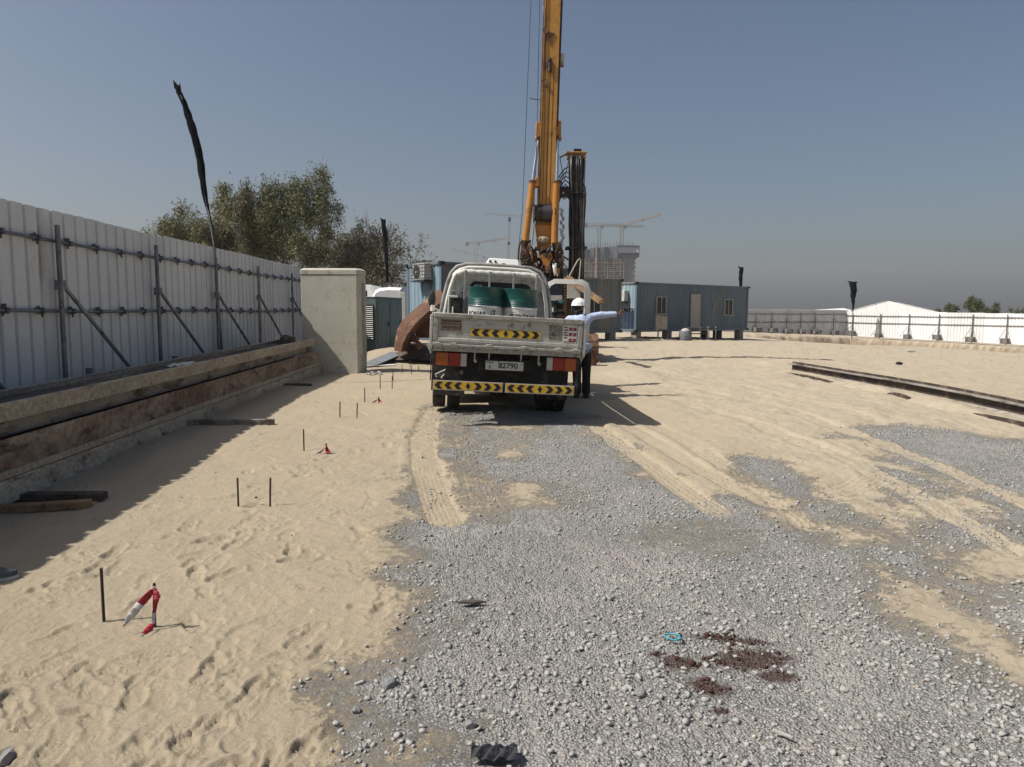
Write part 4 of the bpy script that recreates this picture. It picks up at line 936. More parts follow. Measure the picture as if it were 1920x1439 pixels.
stake(737, 692, 713, 'far stake nearest the block shadow on its left'); stake(754, 684, 702, 'far stake in the block shadow, middle of three'); stake(772, 686, 703, 'far stake in the block shadow, right of three'); stake(769, 676, 692, 'farthest thin stake near the steel shell')
stake(785, 687, 694, 'short stub stake close to the truck')
def ribbon(mb, pts, wv, n_seg, mis):
    # pts: centre line, wv: width vectors; alternate material bands
    P = [Vector(p) for p in pts]; W = [Vector(v) for v in wv]; rows = []
    for i in range(len(P) - 1):
        for j in range(n_seg):
            t = j / n_seg; c = P[i].lerp(P[i + 1], t); v = W[i].lerp(W[i + 1], t); kk = (i * n_seg + j); rows.append((c - v, c + v * .1 + Vector((.0015 * math.sin(kk * 1.9), .004 + .003 * math.sin(kk * 1.3), .002 * math.sin(kk * 2.3))), c + v * (1 + .06 * math.sin(kk * 2.1))))
    rows.append((P[-1] - W[-1], P[-1] + W[-1] * .2, P[-1] + W[-1]))
    for i in range(len(rows) - 1):
        mb.grid([rows[i], rows[i + 1]], mis(i / (len(rows) - 1)))
gx, gy = G(290, 1176); g0 = gz(gx, gy)
root = empty('taped_stake', (gx, gy, g0), 'stake with red and white tape tied on, at the front left', 'stake')
def L_(px, py, dy=0): return AT(px, py, gy + dy) - Vector((gx, gy, g0))
mb = MB(); mb.tube([(0, 0, -.05), L_(289, 1135), L_(289, 1094)], .0085, 7); mb.build('rebar', M['rebar'], root, smooth='auto')
mb = MB(); W = .013
ribbon(mb, [L_(290, 1101, -.012), L_(277, 1118, -.03), L_(263, 1133, -.05), L_(246, 1155, -.08), L_(231, 1175, -.10)], [(.006, 0, -.004), (.015, .012, -.010), (.017, .004, -.013), (.017, .010, -.010), (.002, 0, -.002)], 6,
       lambda t: 1 if t < .08 else (0 if t < .48 else (1 if t < .94 else 0)))
ribbon(mb, [L_(290, 1102, -.014), L_(294, 1118, -.02), L_(291, 1138, -.02), L_(288, 1155, -.03), L_(287, 1168, -.04), L_(279, 1181, -.09), L_(264, 1194, -.16)],
       [(.006, 0, .002), (.019, .004, .002), (.007, .009, 0), (.008, .006, 0), (.009, 0, -.004), (.014, .014, -.012), (.003, .006, -.004)], 6, lambda t: 0 if t < .42 else (1 if t < .68 else (0 if t < .93 else 1)))
mb.build('barrier_tape', [M['tape_red'], M['tape_white']], root, smooth=True, solid=.0012)
def knot(px, py, h, label):
    gx, gy = G(px, py); g0 = gz(gx, gy); root = empty('taped_stake', (gx, gy, g0), label, 'stake')
    mb = MB(); mb.tube([(0, 0, -.05), (0, 0, h)], .009, 7); mb.build('rebar', M['rebar'], root, smooth='auto')
    mb = MB(); ribbon(mb, [(0.0, -.01, h * .7), (-.03, -.03, h * .35), (-.07, -.05, .03), (-.13, -.08, .015)], [(.02, 0, .02), (.03, 0, .03), (.035, .02, .02), (.02, .02, .01)], 4, lambda t: 0 if t < .6 else 1)
    ribbon(mb, [(.0, .0, h * .6), (.02, -.02, h * .3), (.03, -.04, .02)], [(.012, 0, .01), (.02, 0, .01), (.03, .02, .0)], 4, lambda t: 0)
    mb.build('barrier_tape', [M['tape_red'], M['tape_white']], root, smooth=True, solid=.0015)
knot(612, 851, .12, 'short stake with a pink and white tape knot in the middle sand'); knot(710, 754, .10, 'short stake with a tiny red tape flag left of the truck')

# ---------------------------------------------------------------- loose things on the ground
def rock(px, py, s, mt, label, seed, flat=.7, name='rock', cat='rock'):
    r = random.Random(seed); gx, gy = G(px, py); g0 = gz(gx, gy)
    import bmesh
    bm = bmesh.new(); bmesh.ops.create_icosphere(bm, subdivisions=2, radius=s / 2)
    pl = [(Vector((r.gauss(0, 1), r.gauss(0, 1), r.gauss(0, 1))).normalized(), r.uniform(.26, .42) * s) for _ in range(11)]
    for v in bm.verts:
        for n_, d_ in pl:
            k = v.co.dot(n_)
            if k > d_: v.co -= n_ * (k - d_)
        v.co.z *= flat
    me = bpy.data.meshes.new(name); bm.to_mesh(me); bm.free(); me.materials.append(mt)
    o = bpy.data.objects.new(name, me); col.objects.link(o); o.location = (gx, gy, g0 + s * .16); o.rotation_euler = (0, 0, r.uniform(0, 6)); return tag(o, label, cat)
rock(731, 1288, .085, M['stone'], 'angular grey-green rock at the left edge of the gravel', 1)
rock(667, 1335, .05, M['stone'], 'smaller grey rock on the edge of sand and gravel', 2)
rock(1198, 1303, .07, M['stone'], 'dark flat-topped rock left of the stain in the gravel', 3)
rock(1178, 1294, .045, M['stone_pale'], 'pale rock touching the dark flat-topped one', 4)
rock(936, 1335, .055, M['stone'], 'rounded grey rock low in the middle of the gravel', 5)
rock(892, 1187, .05, M['stone'], 'grey rock just below the flat grey chip', 6)
rock(1354, 1182, .05, M['stone_pale'], 'whitish rock above the dark stain', 7)
rock(1582, 1292, .05, M['stone_pale'], 'pale round rock right of the dark stain', 8)
rock(14, 1428, .085, M['stone'], 'grey rock in the bottom left corner on the sand', 9)
rock(884, 1366, .06, M['stone'], 'grey rock above the black rag', 10)
rock(1356, 1350, .05, M['stone'], 'smooth grey rock below the dark stain', 12)
rock(1075, 1190, .04, M['stone_pale'], 'pale yellowish rock in the middle of the gravel', 13)
rock(1700, 730, .12, M['black'], 'small black lump lying beyond the half buried beam', 14) if False else None
rock(1686, 684, .28, M['black'], 'small dark lump on the sand beyond the half buried beam', 15, .5)
rock(480, 935, .03, M['black'], 'tiny black clod between the pair of stakes', 16, .7, 'clod', 'clod')
rock(1710, 660, .5, M['stone_pale'], 'pale flat stone at the foot of the dug bank', 18, .4)
gx, gy = G(885, 1141); mb = MB(); mb.add([(-.075, -.01, 0), (.02, -.018, 0), (.085, .012, 0), (.03, .02, 0), (-.06, .016, 0)] + [(-.075, -.01, .012), (.02, -.018, .014), (.085, .012, .008), (.03, .02, .014), (-.06, .016, .012)],
    [(5, 6, 7, 8, 9), (0, 1, 6, 5), (1, 2, 7, 6), (2, 3, 8, 7), (3, 4, 9, 8), (4, 0, 5, 9)]); o = thing1(mb, 'timber_chip', M['timber_old'], 'long flat grey chip lying on the gravel left of centre', 'chip'); o.location = (gx, gy, gz(gx, gy) + .02)
gx, gy = G(1260, 1202); mb = MB(); mb.tube([(.042 * math.cos(a), .026 * math.sin(a), .004 * math.sin(2 * a)) for a in np.linspace(0, 2 * math.pi, 22)], [.0055] * 22, 7); mb.box((.04, -.012, .006), (.02, .02, .012))
o = thing1(mb, 'plastic_ring', M['ring'], 'small blue plastic ring on the gravel by the dark stain', 'ring', smooth=True); o.location = (gx, gy, gz(gx, gy) + .025); o.rotation_euler = (.2, 0, -.4)
gx, gy = G(930, 1427); mb = MB(); rows = []
for i in range(14): rows.append([((i - 7) * .014, (j - 4) * .011, .012 + .016 * math.sin(i * 1.3 + j) * math.cos(j * 1.7 - i * .4) + .012 * (1 - abs(j - 4) / 4)) for j in range(9)])
mb.grid(rows); o = thing1(mb, 'rag', M['rag'], 'crumpled black rag at the bottom edge of the gravel', 'rag', smooth=False, solid=.003); o.location = (gx, gy, gz(gx, gy) + .02)
gx, gy = G(1465, 1385); mb = MB(); mb.bar((-.03, .02, .01), (.035, -.03, .008), .014, .006); o = thing1(mb, 'timber_splinter', M['stone_pale'], 'pale wood splinter on the gravel below the stain', 'splinter'); o.location = (gx, gy, gz(gx, gy) + .018)
# tip of a shoe at the left edge of the picture
gx, gy = G(-14, 1094); root = empty('shoe', (gx, gy, gz(gx, gy)), 'grey trainer with a pale sole at the left edge of the sand', 'shoe', None, R(-70))
mb = MB(); rows = []
for i in range(13):
    t = i / 12; y = -.14 + .28 * t; hw = .044 * (math.sin(min(1, (1 - t) * 5.5) * math.pi / 2) ** .6) * (1 if t > .3 else .85 + .15 * t / .3) * (math.sin(min(1, t * 8 + .25) * math.pi / 2)); hh = .095 if t < .35 else .095 - .055 * ((t - .35) / .65) ** .8
    rows.append([(math.cos(a) * (hw + .002), y, .018 + hh * max(0, math.sin(a))) for a in np.linspace(-.1, math.pi + .1, 11)])
mb.grid(rows); mb.build('upper', M['grey_shoe'], root, smooth=True)
mb = MB(); rows = []
for i in range(13):
    t = i / 12; y = -.145 + .292 * t; hw = .049 * (math.sin(min(1, (1 - t) * 5.5) * math.pi / 2) ** .6) * (math.sin(min(1, t * 8 + .25) * math.pi / 2)) + .001
    rows.append([(-hw, y, 0), (-hw, y, .024), (hw, y, .024), (hw, y, 0), (-hw, y, 0)])
mb.grid(rows); mb.build('sole', M['plate'], root, smooth=False)
# ---------------------------------------------------------------- lettering
def text_mesh(s, size, extr=.0015, bold=.0, align='CENTER', sx=1.0):
    cu = bpy.data.curves.new('lettering', 'FONT'); cu.body = s; cu.size = size; cu.extrude = extr; cu.offset = bold; cu.align_x = align; cu.align_y = 'CENTER'; cu.resolution_u = 3
    o = bpy.data.objects.new('tmp_text', cu); col.objects.link(o)
    dg = bpy.context.evaluated_depsgraph_get(); me = bpy.data.meshes.new_from_object(o.evaluated_get(dg)); me = me.copy() if me.users else me
    bpy.data.objects.remove(o); bpy.data.curves.remove(cu)
    if sx != 1.0:
        for v in me.vertices: v.co.x *= sx
    return me
def put_text(s, size, loc, mt, parent, bold=.0, sx=1.0, name='lettering', wrap=None, align='CENTER'):
    me = text_mesh(s, size, .0012, bold, align, sx)
    for v in me.vertices:
        x, y, z = v.co
        if wrap: a = wrap[1] + x / wrap[0]; rr = wrap[0] + .0025 + z; v.co = (math.sin(a) * rr, -math.cos(a) * rr, y)
        else: v.co = (x, -z, y)
    me.materials.clear(); me.materials.append(mt)
    o = bpy.data.objects.new(name, me); col.objects.link(o); o.location = loc; o.parent = parent; return o
def chevrons(name, x0, x1, zc, h, y, parent, n=3, border=True):
    mb = MB()
    if border: mb.b2((x0 - .012, y + .0035, zc - h / 2 - .012), (x1 + .012, y + .012, zc + h / 2 + .012), 2)
    mb.b2((x0, y, zc - h / 2), (x1, y + .003, zc + h / 2), 0)
    w = (x1 - x0) / (2 * n + 1.05); a = h * .42; bw = w * .50
    def ch(cx, sgn):
        pts = [(0, 0), (a, h * .44), (a + bw, h * .44), (bw, 0), (a + bw, -h * .44), (a, -h * .44)]
        P = [(cx + sgn * (px - (a + bw) / 2), y - .0025, zc + pz) for px, pz in pts]
        mb.add(P, [(0, 1, 2, 3), (0, 3, 4, 5)] if sgn > 0 else [(3, 2, 1, 0), (5, 4, 3, 0)], 1)
    mid = (x0 + x1) / 2
    for k in range(n):
        ch(mid - w * (k + 1) - w * .02, 1); ch(mid + w * (k + 1) + w * .02, -1)
    mb.add([(mid - h * .30, y - .0025, zc), (mid, y - .0025, zc - h * .44), (mid + h * .30, y - .0025, zc), (mid, y - .0025, zc + h * .44)], [(0, 1, 2, 3)], 1)
    return mb.build(name, [M['yellow'], M['chev_black'], M['plate']], parent)

# ---------------------------------------------------------------- the truck
truck = empty('flatbed_truck', (-.11, 9.9, -.05), 'white dropside truck seen from behind, teal drums in its bed', 'truck')
truck.rotation_euler = (0, R(2.75), R(4.8))
TM = Matrix.Translation(truck.location) @ truck.rotation_euler.to_matrix().to_4x4()
T = truck
HW = 1.035
mb = MB(); mb.b2((-HW + .03, .05, 1.02), (HW - .03, 3.1, 1.075)); mb.build('bed_floor', M['bed_dark'], T)
# tailgate
mb = MB(); mb.b2((-HW, .022, 1.12), (HW, .04, 1.45)); tg = mb.build('tailgate', M['bed'], T, bev=.004)
mb = MB(); mb.b2((-HW, -.012, 1.425), (HW, .045, 1.492)); mb.build('top_rail', M['bed_dark'], tg, bev=.012)
mb = MB(); mb.b2((-HW + .05, -.004, 1.10), (HW - .05, .021, 1.150)); mb.b2((-HW, 0, 1.078), (HW, .045, 1.0995)); mb.build('bottom_rail', M['bed'], tg, bev=.007)
mb = MB()
for s in (-1, 1): mb.b2((s * (HW - .06), -.006, 1.101), (s * HW, .0215, 1.424))
mb.build('side_stiles', M['bed_dark'], tg, bev=.006)
chevrons('chevron_board', -.525, .445, 1.245, .108, .0135, tg, border=False)
mb = MB(); mb.b2((-.93, .017, 1.255), (-.66, .0215, 1.40)); pl = mb.build('painted_label', M['sticker_tan'], tg)
mb = MB(); 
for a, b in (((-.935, 1.252), (-.93, 1.402)), ((-.66, 1.252), (-.655, 1.402)), ((-.93, 1.398), (-.66, 1.402)), ((-.93, 1.252), (-.66, 1.257))): mb.b2((a[0], .0145, a[1]), (b[0], .0165, b[1]))
mb.build('label_border', M['brown_ink'], pl)
mb = MB(); mb.b2((-.915, .0145, 1.372), (-.67, .0165, 1.390)); mb.build('label_band', M['brown_ink'], pl)
put_text('F.MCSWLTAG C', .038, (-.795, .0155, 1.345), M['brown_ink'], pl, .0012, 1.02); put_text('045-592824 7', .045, (-.785, .0155, 1.295), M['brown_ink'], pl, .0015, 1.0)
# warning sticker with red bars
mb = MB(); mb.b2((.765, .016, 1.165), (.955, .0215, 1.40)); st_ = mb.build('warning_sticker', M['white'], tg)
mb = MB()
for z in (1.355, 1.280, 1.205): mb.b2((.845, .0135, z - .022), (.948, .0155, z + .022))
mb.build('red_bars', M['sticker_red'], st_)
for z, s in ((1.355, '80'), (1.280, '60'), (1.205, '40')): put_text(s, .03, (.897, .0125, z), M['plate'], st_, .001)
mb = MB()
for k, z in enumerate((1.375, 1.34, 1.305, 1.27, 1.235)): mb.b2((.775, .0135, z - .008), (.775 + .045 + .015 * (k % 2), .0155, z + .008))
mb.b2((.775, .0135, 1.175), (.93, .0155, 1.183)); mb.build('small_print', M['ink'], st_)
mb = MB(); mb.b2((.565, .018, 1.20), (.745, .0215, 1.40)); mb.build('scuffed_patch', M['scuff'], tg)
# sides
for s in (-1, 1):
    mb = MB(); mb.b2((s * HW - .018, .05, 1.08), (s * HW + .018, 3.1, 1.47)); mb.b2((s * HW - .03, .05, 1.43), (s * HW + .03, 3.1, 1.49)); mb.b2((s * (HW + .03) - .02, .0, .975), (s * (HW + .03) + .02, .10, 1.46))
    mb.build('side_board', M['bed'], T, bev=.006)
mb = MB(); mb.b2((-HW, .01, .965), (HW, .12, 1.0755)); mb.b2((-HW, -.008, 1.03), (HW, .009, 1.070)); mb.build('rear_sill', M['bed_dark'], T, bev=.008)
hp = None
for px in (843, 909, 975, 1041, 813, 1074):
    x = (px - 945) * .00739
    mb = MB(); mb.b2((x - .06, -.03, 1.052), (x + .06, .0, 1.072)); mb.b2((x - .045, -.022, 1.025), (x + .055, -.009, 1.050)); mb.cyl((x - .03, -.02, 1.078), (x + .03, -.02, 1.078), .012)
    mb.build('hinge', M['bed'], T, bev=.003)
for s in (-1, 1):
    mb = MB(); x = s * HW
    mb.prism([(x - .005 + s * .10, .05, 1.075), (x - s * .04, .05, 1.06), (x - s * .05, .05, .86), (x - s * .0, .05, .86)], (0, .05, 0)); mb.build('side_bracket', M['bed_dark'], T, bev=.004)
# lamps
for s in (-1, 1):
    xi = s * .56
    mb = MB(); mb.b2((s * 1.0, .055, .755), (s * .555, .14, .955)); lm = mb.build('tail_lamp', M['black'], T, bev=.008)
    for a, b, mt, nm in ((.995, .815, M['amber_lens'], 'amber_lens'), (.812, .648, M['red_lens'], 'red_lens'), (.645, .560, M['clear_lens'], 'clear_lens')):
        mb = MB(); mb.b2((s * a, .035, .765), (s * b, .054, .945)); mb.build(nm, mt, lm, bev=.008)
# number plate
mb = MB(); mb.b2((-.295, .045, .735), (.235, .055, .858)); npl = mb.build('number_plate', M['plate'], T, bev=.003)
mb = MB(); mb.b2((-.31, .058, .72), (.25, .075, .873)); mb.build('plate_holder', M['black'], npl)
put_text('82790', .105, (.02, .044, .797), M['ink'], npl, .0025, 1.05); put_text('E', .062, (-.235, .044, .772), M['ink'], npl, .0015); put_text('DUBAI', .034, (-.235, .044, .835), M['ink'], npl, .001)
mb = MB(); mb.cyl((.215, .041, .828), (.215, .046, .828), .009); mb.cyl((-.12, .041, .848), (-.12, .046, .848), .008); mb.build('bolts', M['ink'], npl)
# bumper bar with chevron boards
mb = MB(); mb.b2((-1.02, .02, .435), (.98, .075, .555)); bp_ = mb.build('bumper_bar', M['black'], T, bev=.006)
chevrons('chevron_board', -1.0, -.055, .495, .112, .0, bp_); chevrons('chevron_board', .005, .95, .495, .112, .0, bp_)
for s, x in ((-1, -1.015), (1, .995)):
    mb = MB(); mb.b2((x - .02, .03, .42), (x + .02, .09, .97)); mb.cyl((x + s * .035, .05, .55), (x + s * .035, .05, .93), .008); mb.build('bumper_hanger', M['black'], T)
for x in (-.45, -.25, .2, .45):
    mb = MB(); mb.cyl((x, .1, .86), (x, .1, .96), .012); mb.cyl((x, .1, .86), (x + .02, .08, .83), .02); mb.build('rope_hook', M['bed'], T)
# chassis and axle; dark panel and low parts added to darken the underside
mb = MB()
for s in (-1, 1): mb.b2((s * .36 - .035, .25, .66), (s * .36 + .035, 5.0, .90))
mb.b2((-.36, .2, .70), (.36, .26, .88)); mb.b2((-.9, .5, .90), (.9, .58, 1.02)); mb.b2((-.9, 1.9, .90), (.9, 1.98, 1.02)); mb.b2((-.85, .30, .50), (.85, .34, .96))  # last box: black panel added so the underside looks dark
mb.build('chassis', M['black'], T)
mb = MB(); mb.cyl((0, .72, .46), (0, .72, .66), .40, n=28); mb.cyl((0, .72, .45), (0, .72, .67), .22, n=20); mb.build('added_spare_wheel', M['rubber'], T, smooth='auto')
for s in (-1, 1):
    mb = MB(); mb.b2((s * .48, 2.0, .32), (s * .98, 3.2, .92)); mb.build('added_side_box', M['black'], T, bev=.02)
mb = MB(); mb.b2((-.34, 1.8, .42), (.34, 4.6, .70)); mb.build('gearbox_and_tank', M['black'], T, bev=.04)
mb = MB(); mb.cyl((-.8, 1.42, .38), (.8, 1.42, .38), .065, n=12); mb.lathe((0, 1.42, .2), [(0, 0), (.14, .04), (.19, .18), (.14, .32), (0, .36)], 14); mb.build('rear_axle', M['black'], T, smooth='auto')
for s in (-1, 1):
    mb = MB(); mb.b2((s * .55, .92, .25), (s * 1.02, .94, .88)); mb.build('mud_flap', M['rubber'], T)
    mb = MB(); mb.tube([(s * (.5), .75, .78), (s * .5, 1.42, .47), (s * .5, 2.1, .78)], .045, 8); mb.build('leaf_spring', M['black'], T)
mb = MB(); mb.bar((-.98, .25, .60), (-.60, .5, .78), .04, .05); mb.bar((-.9, .4, .55), (-.7, .5, .80), .03, .03); mb.cyl((-.75, .45, .66), (-.60, .3, .66), .035); mb.build('rear_linkage', M['bed_dark'], T)
def tyre(name, cx, cy, r=.385, wd=.20, side=1):
    mb = MB(); prof = []; h = wd / 2
    pts = [(-h * .75, r * .55), (-h, r * .68), (-h, r * .86), (-h * .88, r * .97), (-h * .6, r)]
    for k in range(5): 
        x = -h * .6 + k * h * .3
        pts += [(x + .004, r), (x + .010, r - .012), (x + .016, r - .012), (x + .020, r)] if k else [(x + .006, r)]
    pts += [(h * .88, r * .97), (h, r * .86), (h, r * .68), (h * .75, r * .55)]
    n = 40; base = 0; rows = []
    for x, rr in pts: rows.append([(cx + x, cy + math.cos(2 * math.pi * j / n) * rr, r + math.sin(2 * math.pi * j / n) * rr) for j in range(n)] + [(cx + x, cy + rr, r)])
    mb.grid(rows); w_ = mb.build(name, M['rubber'], T, smooth='auto')
    mb = MB(); mb.cyl((cx - h * .7, cy, r), (cx - h * .3, cy, r), r * .56, n=24); mb.cyl((cx - h * .3, cy, r), (cx + h * .75, cy, r), r * .57, r * .5, n=24); mb.cyl((cx - h * .9 * side, cy, r), (cx + h * side, cy, r), .08, n=12); mb.build('rim', M['white'], w_, smooth='auto')
for s in (-1, 1):
    tyre('wheel', s * .935, 1.42, side=s); tyre('wheel', s * .71, 1.42, side=s); tyre('wheel', s * .86, 4.45, side=s)
mb = MB(); mb.cyl((-.823, .98, .25), (-.823, .98, .38), .006); mb.build('light_rod', M['chrome'], T)
# cab
def cab_out(hw_k, top, zs=1.0, zb=.80):
    P = [(1.00, zb), (1.01, 1.10), (1.02, 1.45), (.975, 1.80), (.925, 2.02), (.86, 2.17), (.77, 2.26), (.60, 2.32), (.3, 2.345), (0, 2.35)]
    P = [(x * hw_k, zb + (z - zb) * top) for x, z in P]
    return P + [(-x, z) for x, z in P[-2::-1]]
mb = MB(); rows = []
for (y, k, t) in ((3.22, .97, .98), (3.25, .99, 1.0), (3.5, 1, 1.005), (4.2, 1.0, 1.0), (4.45, .99, .96), (4.75, .975, .70), (4.95, .96, .50)):
    rows.append([(x, y, z) for x, z in cab_out(k, t)])
mb.grid(rows); mb.add(rows[-1], [tuple(range(len(rows[-1])))]); cabo = mb.build('cab', M['cab'], T, smooth='auto')
mb = MB(); mb.add([(x, 3.221, z) for x, z in cab_out(.968, .978)], [tuple(range(19))]); cb = mb.build('cab_back', M['cab_grey'], T)
for x0_, x1_ in ((-.96, -.62), (.66, .96)):
    mb = MB(); mb.b2((x0_, 3.20, 1.1), (x1_, 3.219, 1.9)); mb.build('pressed_rib', M['cab_grey'], cb, bev=.012)
mb = MB(); mb.b2((.70, 3.17, 1.2), (.73, 3.2, 1.75)); mb.cyl((.715, 3.15, 1.80), (.715, 3.2, 1.80), .025); mb.cyl((.715, 3.15, 1.25), (.715, 3.2, 1.25), .03); mb.build('cab_latch', M['white'], cb)
def rrect(x0, x1, z0, z1, r, n=6):
    P = []
    for cx, cz, a0 in ((x1 - r, z1 - r, 0), (x0 + r, z1 - r, 90), (x0 + r, z0 + r, 180), (x1 - r, z0 + r, 270)):
        for k in range(n + 1): a = R(a0 + 90 * k / n); P.append((cx + r * math.cos(a), cz + r * math.sin(a)))
    return P
mb = MB(); mb.prism([(x, 3.190, z) for x, z in rrect(-.50, .62, 1.62, 2.08, .12)], (0, .03, 0)); rw = mb.build('rear_window_seal', M['black'], T)
mb = MB(); mb.prism([(x, 3.182, z) for x, z in rrect(-.46, .58, 1.66, 2.05, .10)], (0, .007, 0)); mb.build('rear_glass', M['glass'], rw)
mb = MB(); mb.b2((-.41, 3.176, 1.885), (-.275, 3.180, 2.02)); stk = mb.build('window_sticker', M['plate'], rw)
mb = MB(); mb.b2((-.392, 3.172, 1.903), (-.293, 3.175, 2.002)); mb.build('black_square', M['ink'], stk); put_text('4', .085, (-.343, 3.170, 1.953), M['plate'], stk, .002)
# guard frame ahead of the bed
arch = [(-1.0, 1.05), (-1.0, 1.45), (-.955, 1.75), (-.90, 2.02), (-.84, 2.20), (-.74, 2.32), (-.58, 2.37), (-.3, 2.38), (.3, 2.38), (.60, 2.37), (.76, 2.31), (.86, 2.19), (.92, 2.02), (.97, 1.75), (1.01, 1.45), (1.01, 1.05)]
mb = MB(); mb.tube([(x, 3.12, z) for x, z in arch], .032, 10); gf = mb.build('guard_frame', M['cab_grey'], T, smooth=True)
mb = MB(); mb.tube([(x * .925, 3.09, z - (.06 if z > 1.9 else 0)) for x, z in arch if z > 1.0], .034, 10); mb.build('inner_frame', M['white'], gf, smooth=True)
mb = MB(); pts = []; rr = []
for i in range(67): 
    x = -.72 + i * 1.44 / 66; pts.append((x, 3.08, 2.235 - .05 * max(0, abs(x) - .6) / .12)); rr.append(.055 * (.86 + .14 * abs(math.sin(i * .42))) + random.uniform(-.001, .001))
mb.tube(pts, rr, 12); mb.build('padded_top_bar', M['white'], gf, smooth=True)
for x in (-.585, -.146, .285, .70):
    mb = MB(); mb.b2((x - .018, 3.01, 1.05), (x + .018, 3.04, 2.26)); mb.build('upright_bar', M['cab_grey'], gf, bev=.004)
mb = MB(); mb.b2((-.83, 2.95, 1.08), (-.62, 3.15, 1.78)); ai = mb.build('air_intake', M['black'], T, bev=.03)
mb = MB(); mb.b2((-.87, 2.94, 1.76), (-.70, 3.1, 1.80)); mb.cyl((-.86, 2.95, 1.2), (-.86, 2.95, 1.76), .012); mb.cyl((-.78, 2.93, 1.08), (-.78, 2.93, 1.60), .014); mb.build('intake_cap', M['white'], ai, bev=.006)
mb = MB(); mb.add([(-.80, 3.15, 2.08), (-.62, 3.15, 2.08), (-.62, 3.15, 2.0), (-.70, 3.15, 1.80), (-.74, 3.15, 1.80), (-.74, 3.15, 2.0)], [(0, 5, 4, 3, 2, 1)]); mb.build('gusset', M['cab'], T, solid=.008)
# roof unit
mb = MB(); mb.prism([(-.27, 3.7, 2.36), (.47, 3.7, 2.36), (.47, 3.7, 2.44), (-.27, 3.7, 2.44)], (0, .75, 0)); ru = mb.build('roof_unit', M['white'], T, bev=.01)
mb = MB(); mb.prism([(-.20, 3.72, 2.44), (.44, 3.72, 2.44), (.41, 3.76, 2.555), (-.14, 3.76, 2.555)], (0, .6, 0)); mb.build('unit_cover', M['white_clean'], ru, bev=.012)
mb = MB()
for x in (-.12, -.02): mb = MB(); mb.cyl((x, 3.70, 2.49), (x, 3.75, 2.49), .022, n=12); mb.build('unit_vent', M['black'], ru)
mb = MB(); mb.b2((.10, 3.705, 2.45), (.17, 3.73, 2.465)); mb.build('unit_vent', M['black'], ru)
mb = MB(); mb.b2((.50, 3.75, 2.35), (.58, 4.1, 2.47)); mb.bar((.50, 3.8, 2.50), (.74, 4.0, 2.38), .08, .03); mb.build('roof_bracket', M['black'], ru)
# mirror
mb = MB(); mb.lathe((0, 0, 0), [(0, -.01)], 3) if False else None
rows = []
for i in range(9):
    a = math.pi * i / 8 - math.pi / 2; rows.append([(-1.20 + .075 * math.cos(a) * math.cos(b), 4.5 + .04 * math.cos(a) * math.sin(b), 1.74 + .17 * math.sin(a)) for b in np.linspace(0, 2 * math.pi, 17)])
mb.grid(rows); mr = mb.build('mirror', M['black'], T, smooth=True)
mb = MB(); mb.cyl((-1.02, 4.55, 1.50), (-1.18, 4.5, 1.58), .018); mb.cyl((-1.18, 4.5, 1.50), (-1.18, 4.5, 1.62), .045, n=10); mb.build('mirror_arm', M['white'], mr, smooth='auto')
# open door on the right
Yd = 4.42
outer = [(1.0, .80), (1.0, 1.45), (1.03, 2.0), (1.10, 2.20), (1.22, 2.27), (1.78, 2.29), (1.90, 2.23), (1.96, 2.08), (1.985, 1.45), (1.985, .80)]
inner = [(1.06, 1.47), (1.065, 1.5), (1.09, 1.98), (1.14, 2.12), (1.24, 2.18), (1.72, 2.19), (1.80, 2.15), (1.84, 2.04), (1.865, 1.5), (1.86, 1.47)]
mb = MB(); mb.grid([[(x, Yd + .0, z) for x, z in outer], [(x, Yd - .02, z) for x, z in inner]]); mb.grid([[(x, Yd + .07, z) for x, z in outer][::-1], [(x, Yd + .06, z) for x, z in inner][::-1]])
mb.grid([[(x, Yd - .02, z) for x, z in inner], [(x, Yd + .06, z) for x, z in inner]]); mb.grid([[(x, Yd + .07, z) for x, z in outer], [(x, Yd, z) for x, z in outer]])
dr = mb.build('open_door', M['white'], T, smooth='auto')
mb = MB(); mb.b2((1.005, Yd + .005, .8), (1.98, Yd + .065, 1.468)); mb.build('door_panel', M['cab_grey'], dr, bev=.02)
mb = MB(); mb.b2((1.10, Yd - .03, 1.0), (1.85, Yd + .0, 1.35)); mb.build('door_trim', M['black'], dr, bev=.02)
mb = MB(); mb.bar((1.50, Yd, 2.22), (1.56, Yd, 2.23), .01, .01); mb.build('window_channel', M['black'], dr)

# drums in the bed
def drum(lx, ly, rz, label, texts):
    root = empty('oil_drum', TM @ Vector((lx, ly, 1.0765)), label, 'drum', 'drums standing in the truck bed'); root.rotation_euler = (0, R(2.75), R(4.8) + rz)
    r = .287
    mb = MB(); mb.lathe((0, 0, 0), [(0, .0), (r, .0), (r + .006, .01), (r, .02), (r, .20), (r + .010, .215), (r, .23), (r, .52), (r + .004, .535)], 40); mb.build('lower_body', M['drum_white'], root, smooth='auto')
    mb = MB(); mb.lathe((0, 0, 0), [(r + .004, .535), (r + .011, .548), (r + .011, .556), (r + .002, .567)], 40); mb.build('silver_hoop', M['chrome'], root, smooth='auto')
    prof = [(r, .567)] + [(r + (.0055 if k % 2 else 0), .575 + k * .013) for k in range(1, 9)] + [(r, .70), (r, .845), (r + .007, .855), (r + .007, .868), (r - .004, .872), (r - .01, .855), (0, .852)]
    mb = MB(); mb.lathe((0, 0, 0), prof, 40); mb.build('top_band', M['teal'], root, smooth='auto')
    for s, ang, z, sz, sx in texts: put_text(s, sz, (0, 0, z), M['ink'], root, .003, sx, wrap=(r, ang))
    return root
d1 = drum(-.235, 2.32, 0, 'left teal-topped drum in the truck bed, with a round emblem at its right', [('RONAS', -.62, .422, .105, 1.0)])
